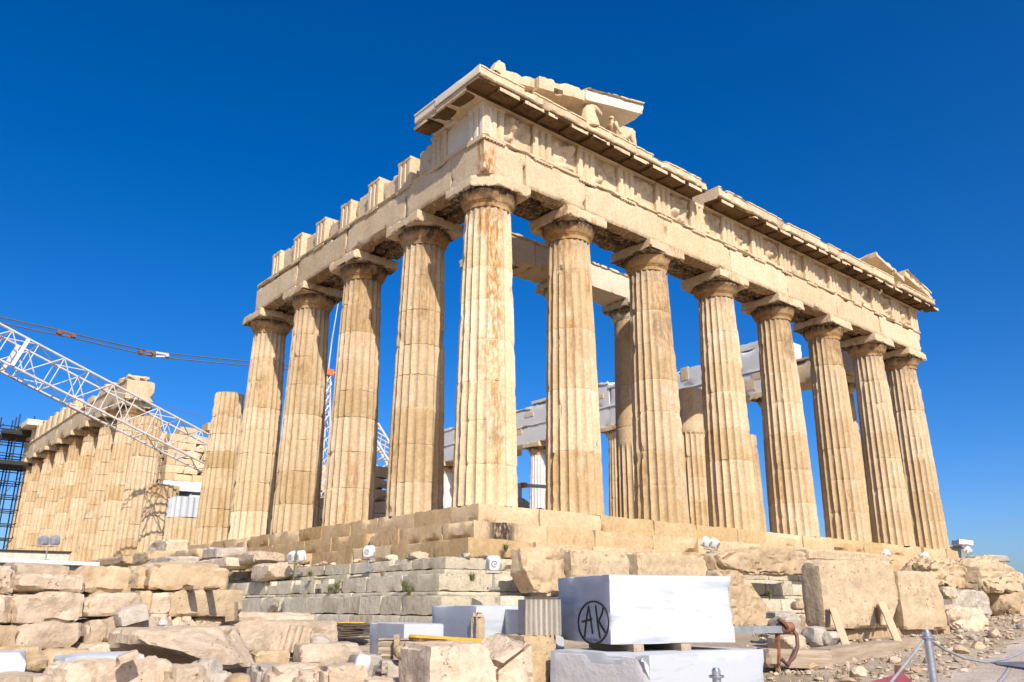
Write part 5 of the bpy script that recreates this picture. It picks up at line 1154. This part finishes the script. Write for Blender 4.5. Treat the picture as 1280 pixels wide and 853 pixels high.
weed(on(632, 690, 'y', -1.6), .25, 60, 'weed on the step beside the corner boulder'); weed(on(963, 748, 'y', -3.25), .34, 70, 'bright weed hanging on the foundation under the overhanging slab'); weed(on(478, 722, 'x', -2.6), .25, 50, 'weed below the third flank floodlight', mat='dryweed'); weed(on(590, 727, 'x', -2.7), .22, 50, 'weed at the base of the tall floodlight stand')
weed(Pd(527, 850, 9.8), .5, 60, 'dry straw coloured weed growing by the plank crate', mat='dryweed', spread=.1, w_=.006)
# loose rubble between the big pieces
GEO = []
for k in range(6):
    bm = bmesh.new(); bmesh.ops.create_icosphere(bm, subdivisions=2, radius=1.0); V = np.array([v.co[:] for v in bm.verts]); Fc = [tuple(v.index for v in f.verts) for f in bm.faces]; bm.free()
    r2 = random.Random(k+3)
    for _ in range(7):
        nn = np.array([r2.gauss(0, 1) for _ in range(3)]); nn /= np.linalg.norm(nn); t = np.maximum(V @ nn-r2.uniform(.45, .75), 0); V = V-np.outer(t, nn)
    V = V*(1+.10*fbm(V*2+k*5, k, 3))[:, None]; GEO.append((V, Fc))
RUB = []
for k in range(6):
    me = bpy.data.meshes.new('rubble_stone'); me.from_pydata([tuple(v) for v in GEO[k][0]], [], GEO[k][1]); me.shade_smooth(); me.set_sharp_from_angle(angle=math.radians(30)); me.materials.append(M[('rock_pink', 'rock_tan', 'rock_grey')[k % 3]]); RUB.append(me)
def scatter(n, box, label, group, smin, smax, cond=None, seed=1):
    r2 = random.Random(seed); c = 0; tries = 0
    while c < n and tries < 8000:
        tries += 1
        px = r2.uniform(box[0], box[1]); dep = r2.uniform(box[2], box[3]); q = CAM+FH*dep+RH*((px-PW/2)/FPX*dep*.951)
        if cond and not cond(q): continue
        s_ = smin+(smax-smin)*r2.random()**2.2
        o = bpy.data.objects.new('rubble_stone', RUB[r2.randrange(6)]); COL.objects.link(o); sc_ = (s_*r2.uniform(.8, 1.5), s_*r2.uniform(.8, 1.3), s_*r2.uniform(.5, .9))
        o.location = (q[0], q[1], gzs(q[0], q[1])+sc_[2]*.45); o.scale = sc_; o.rotation_euler = (r2.uniform(-.3, .3), r2.uniform(-.3, .3), r2.uniform(0, 6.28)); tag(o, label, 'stone', group); c += 1
scatter(70, (250, 560, 9.2, 15.5), 'small broken stone in the rubble between the stack and the white marble', 'rubble between the stack and the marble', .06, .22, seed=5)
scatter(60, (955, 1200, 10.5, 17.5), 'small pale stone on the dirt bank above the path', 'stones on the bank above the path', .03, .12, cond=lambda q: path_d(q[0], q[1])[()] < -.1 if np.ndim(path_d(q[0], q[1])) == 0 else path_d(np.array([q[0]]), np.array([q[1]]))[0] < -.1, seed=6)
scatter(40, (1180, 1290, 14, 25), 'small stone on the slope below the far rocks', 'stones on the slope below the far rocks', .05, .16, cond=lambda q: float(path_d(q[0], q[1])) < -.2, seed=7)
r2 = random.Random(19)
for k in range(44):
    o = bpy.data.objects.new('rubble_stone', RUB[r2.randrange(3) if r2.random() < .4 else r2.choice((0, 1, 3, 4))]); COL.objects.link(o); s_ = .07+.17*r2.random()**1.6
    p = (r2.uniform(-2.05, -1.6), r2.uniform(-.5, 13), -1.56) if k < 30 else (r2.uniform(-1.5, 3.5), r2.uniform(-1.55, -1.45)-.1*r2.random(), -1.56)
    if k >= 30: p = (p[0], -1.45, -1.56); s_ *= .6
    o.location = (p[0], p[1], p[2]+s_*.3); o.scale = (s_*1.1, s_*r2.uniform(1, 1.9), s_*.65); o.rotation_euler = (0, 0, r2.uniform(-.4, .4)); tag(o, 'small pale stone lying on the ledge below the temple steps', 'stone', 'stones on the ledge below the steps')
r2 = random.Random(9); mb = MB()
for k in range(6200):
    if k < 4400: px, dep = r2.uniform(930, 1330), r2.uniform(6.5, 26)**1.0
    else: px, dep = r2.uniform(-20, 700), r2.uniform(8, 18)
    q = CAM+FH*dep+RH*((px-PW/2)/FPX*dep*.951); pdq = float(path_d(q[0], q[1]))
    if pdq > .1 and r2.random() < .70: continue
    s_ = (.008+.05*r2.random()**2.0)*(1 if pdq < .1 else .4)*(1 if r2.random() < .9 else 1.7); V, Fc = GEO[r2.randrange(6)]
    if s_ < .035:
        pass
    a = r2.uniform(0, 6.28); W_ = V*np.array((s_, s_*r2.uniform(.6, 1), s_*r2.uniform(.4, .8))); c_, sn = math.cos(a), math.sin(a)
    W_ = np.stack([W_[:, 0]*c_-W_[:, 1]*sn+q[0], W_[:, 0]*sn+W_[:, 1]*c_+q[1], W_[:, 2]+gzs(q[0], q[1])+s_*.25], 1)
    GEO_small = W_; mb.v.extend(map(tuple, W_)) if False else mb.add(W_, Fc, tint=r2.uniform(-.25, .15))
tag(mb.build('gravel', M['rock_pink'], sharp=30), kind='stuff')
r2 = random.Random(21); rnd = r2; mb = MB()
for k in range(420):
    px, dep = r2.uniform(940, 1300), r2.uniform(10.5, 24); q = CAM+FH*dep+RH*((px-PW/2)/FPX*dep*.951)
    if float(path_d(q[0], q[1])) > -.25 or vnoise([(q[0]*.7, q[1]*.7, 0)], 3)[0] < -.1: continue
    tuft(mb, (q[0], q[1], gzs(q[0], q[1])-.01), 9, r2.uniform(.05, .16), .10, r2, .005)
tag(mb.build('dry_grass', M['dryweed'], sharp=80), kind='stuff')
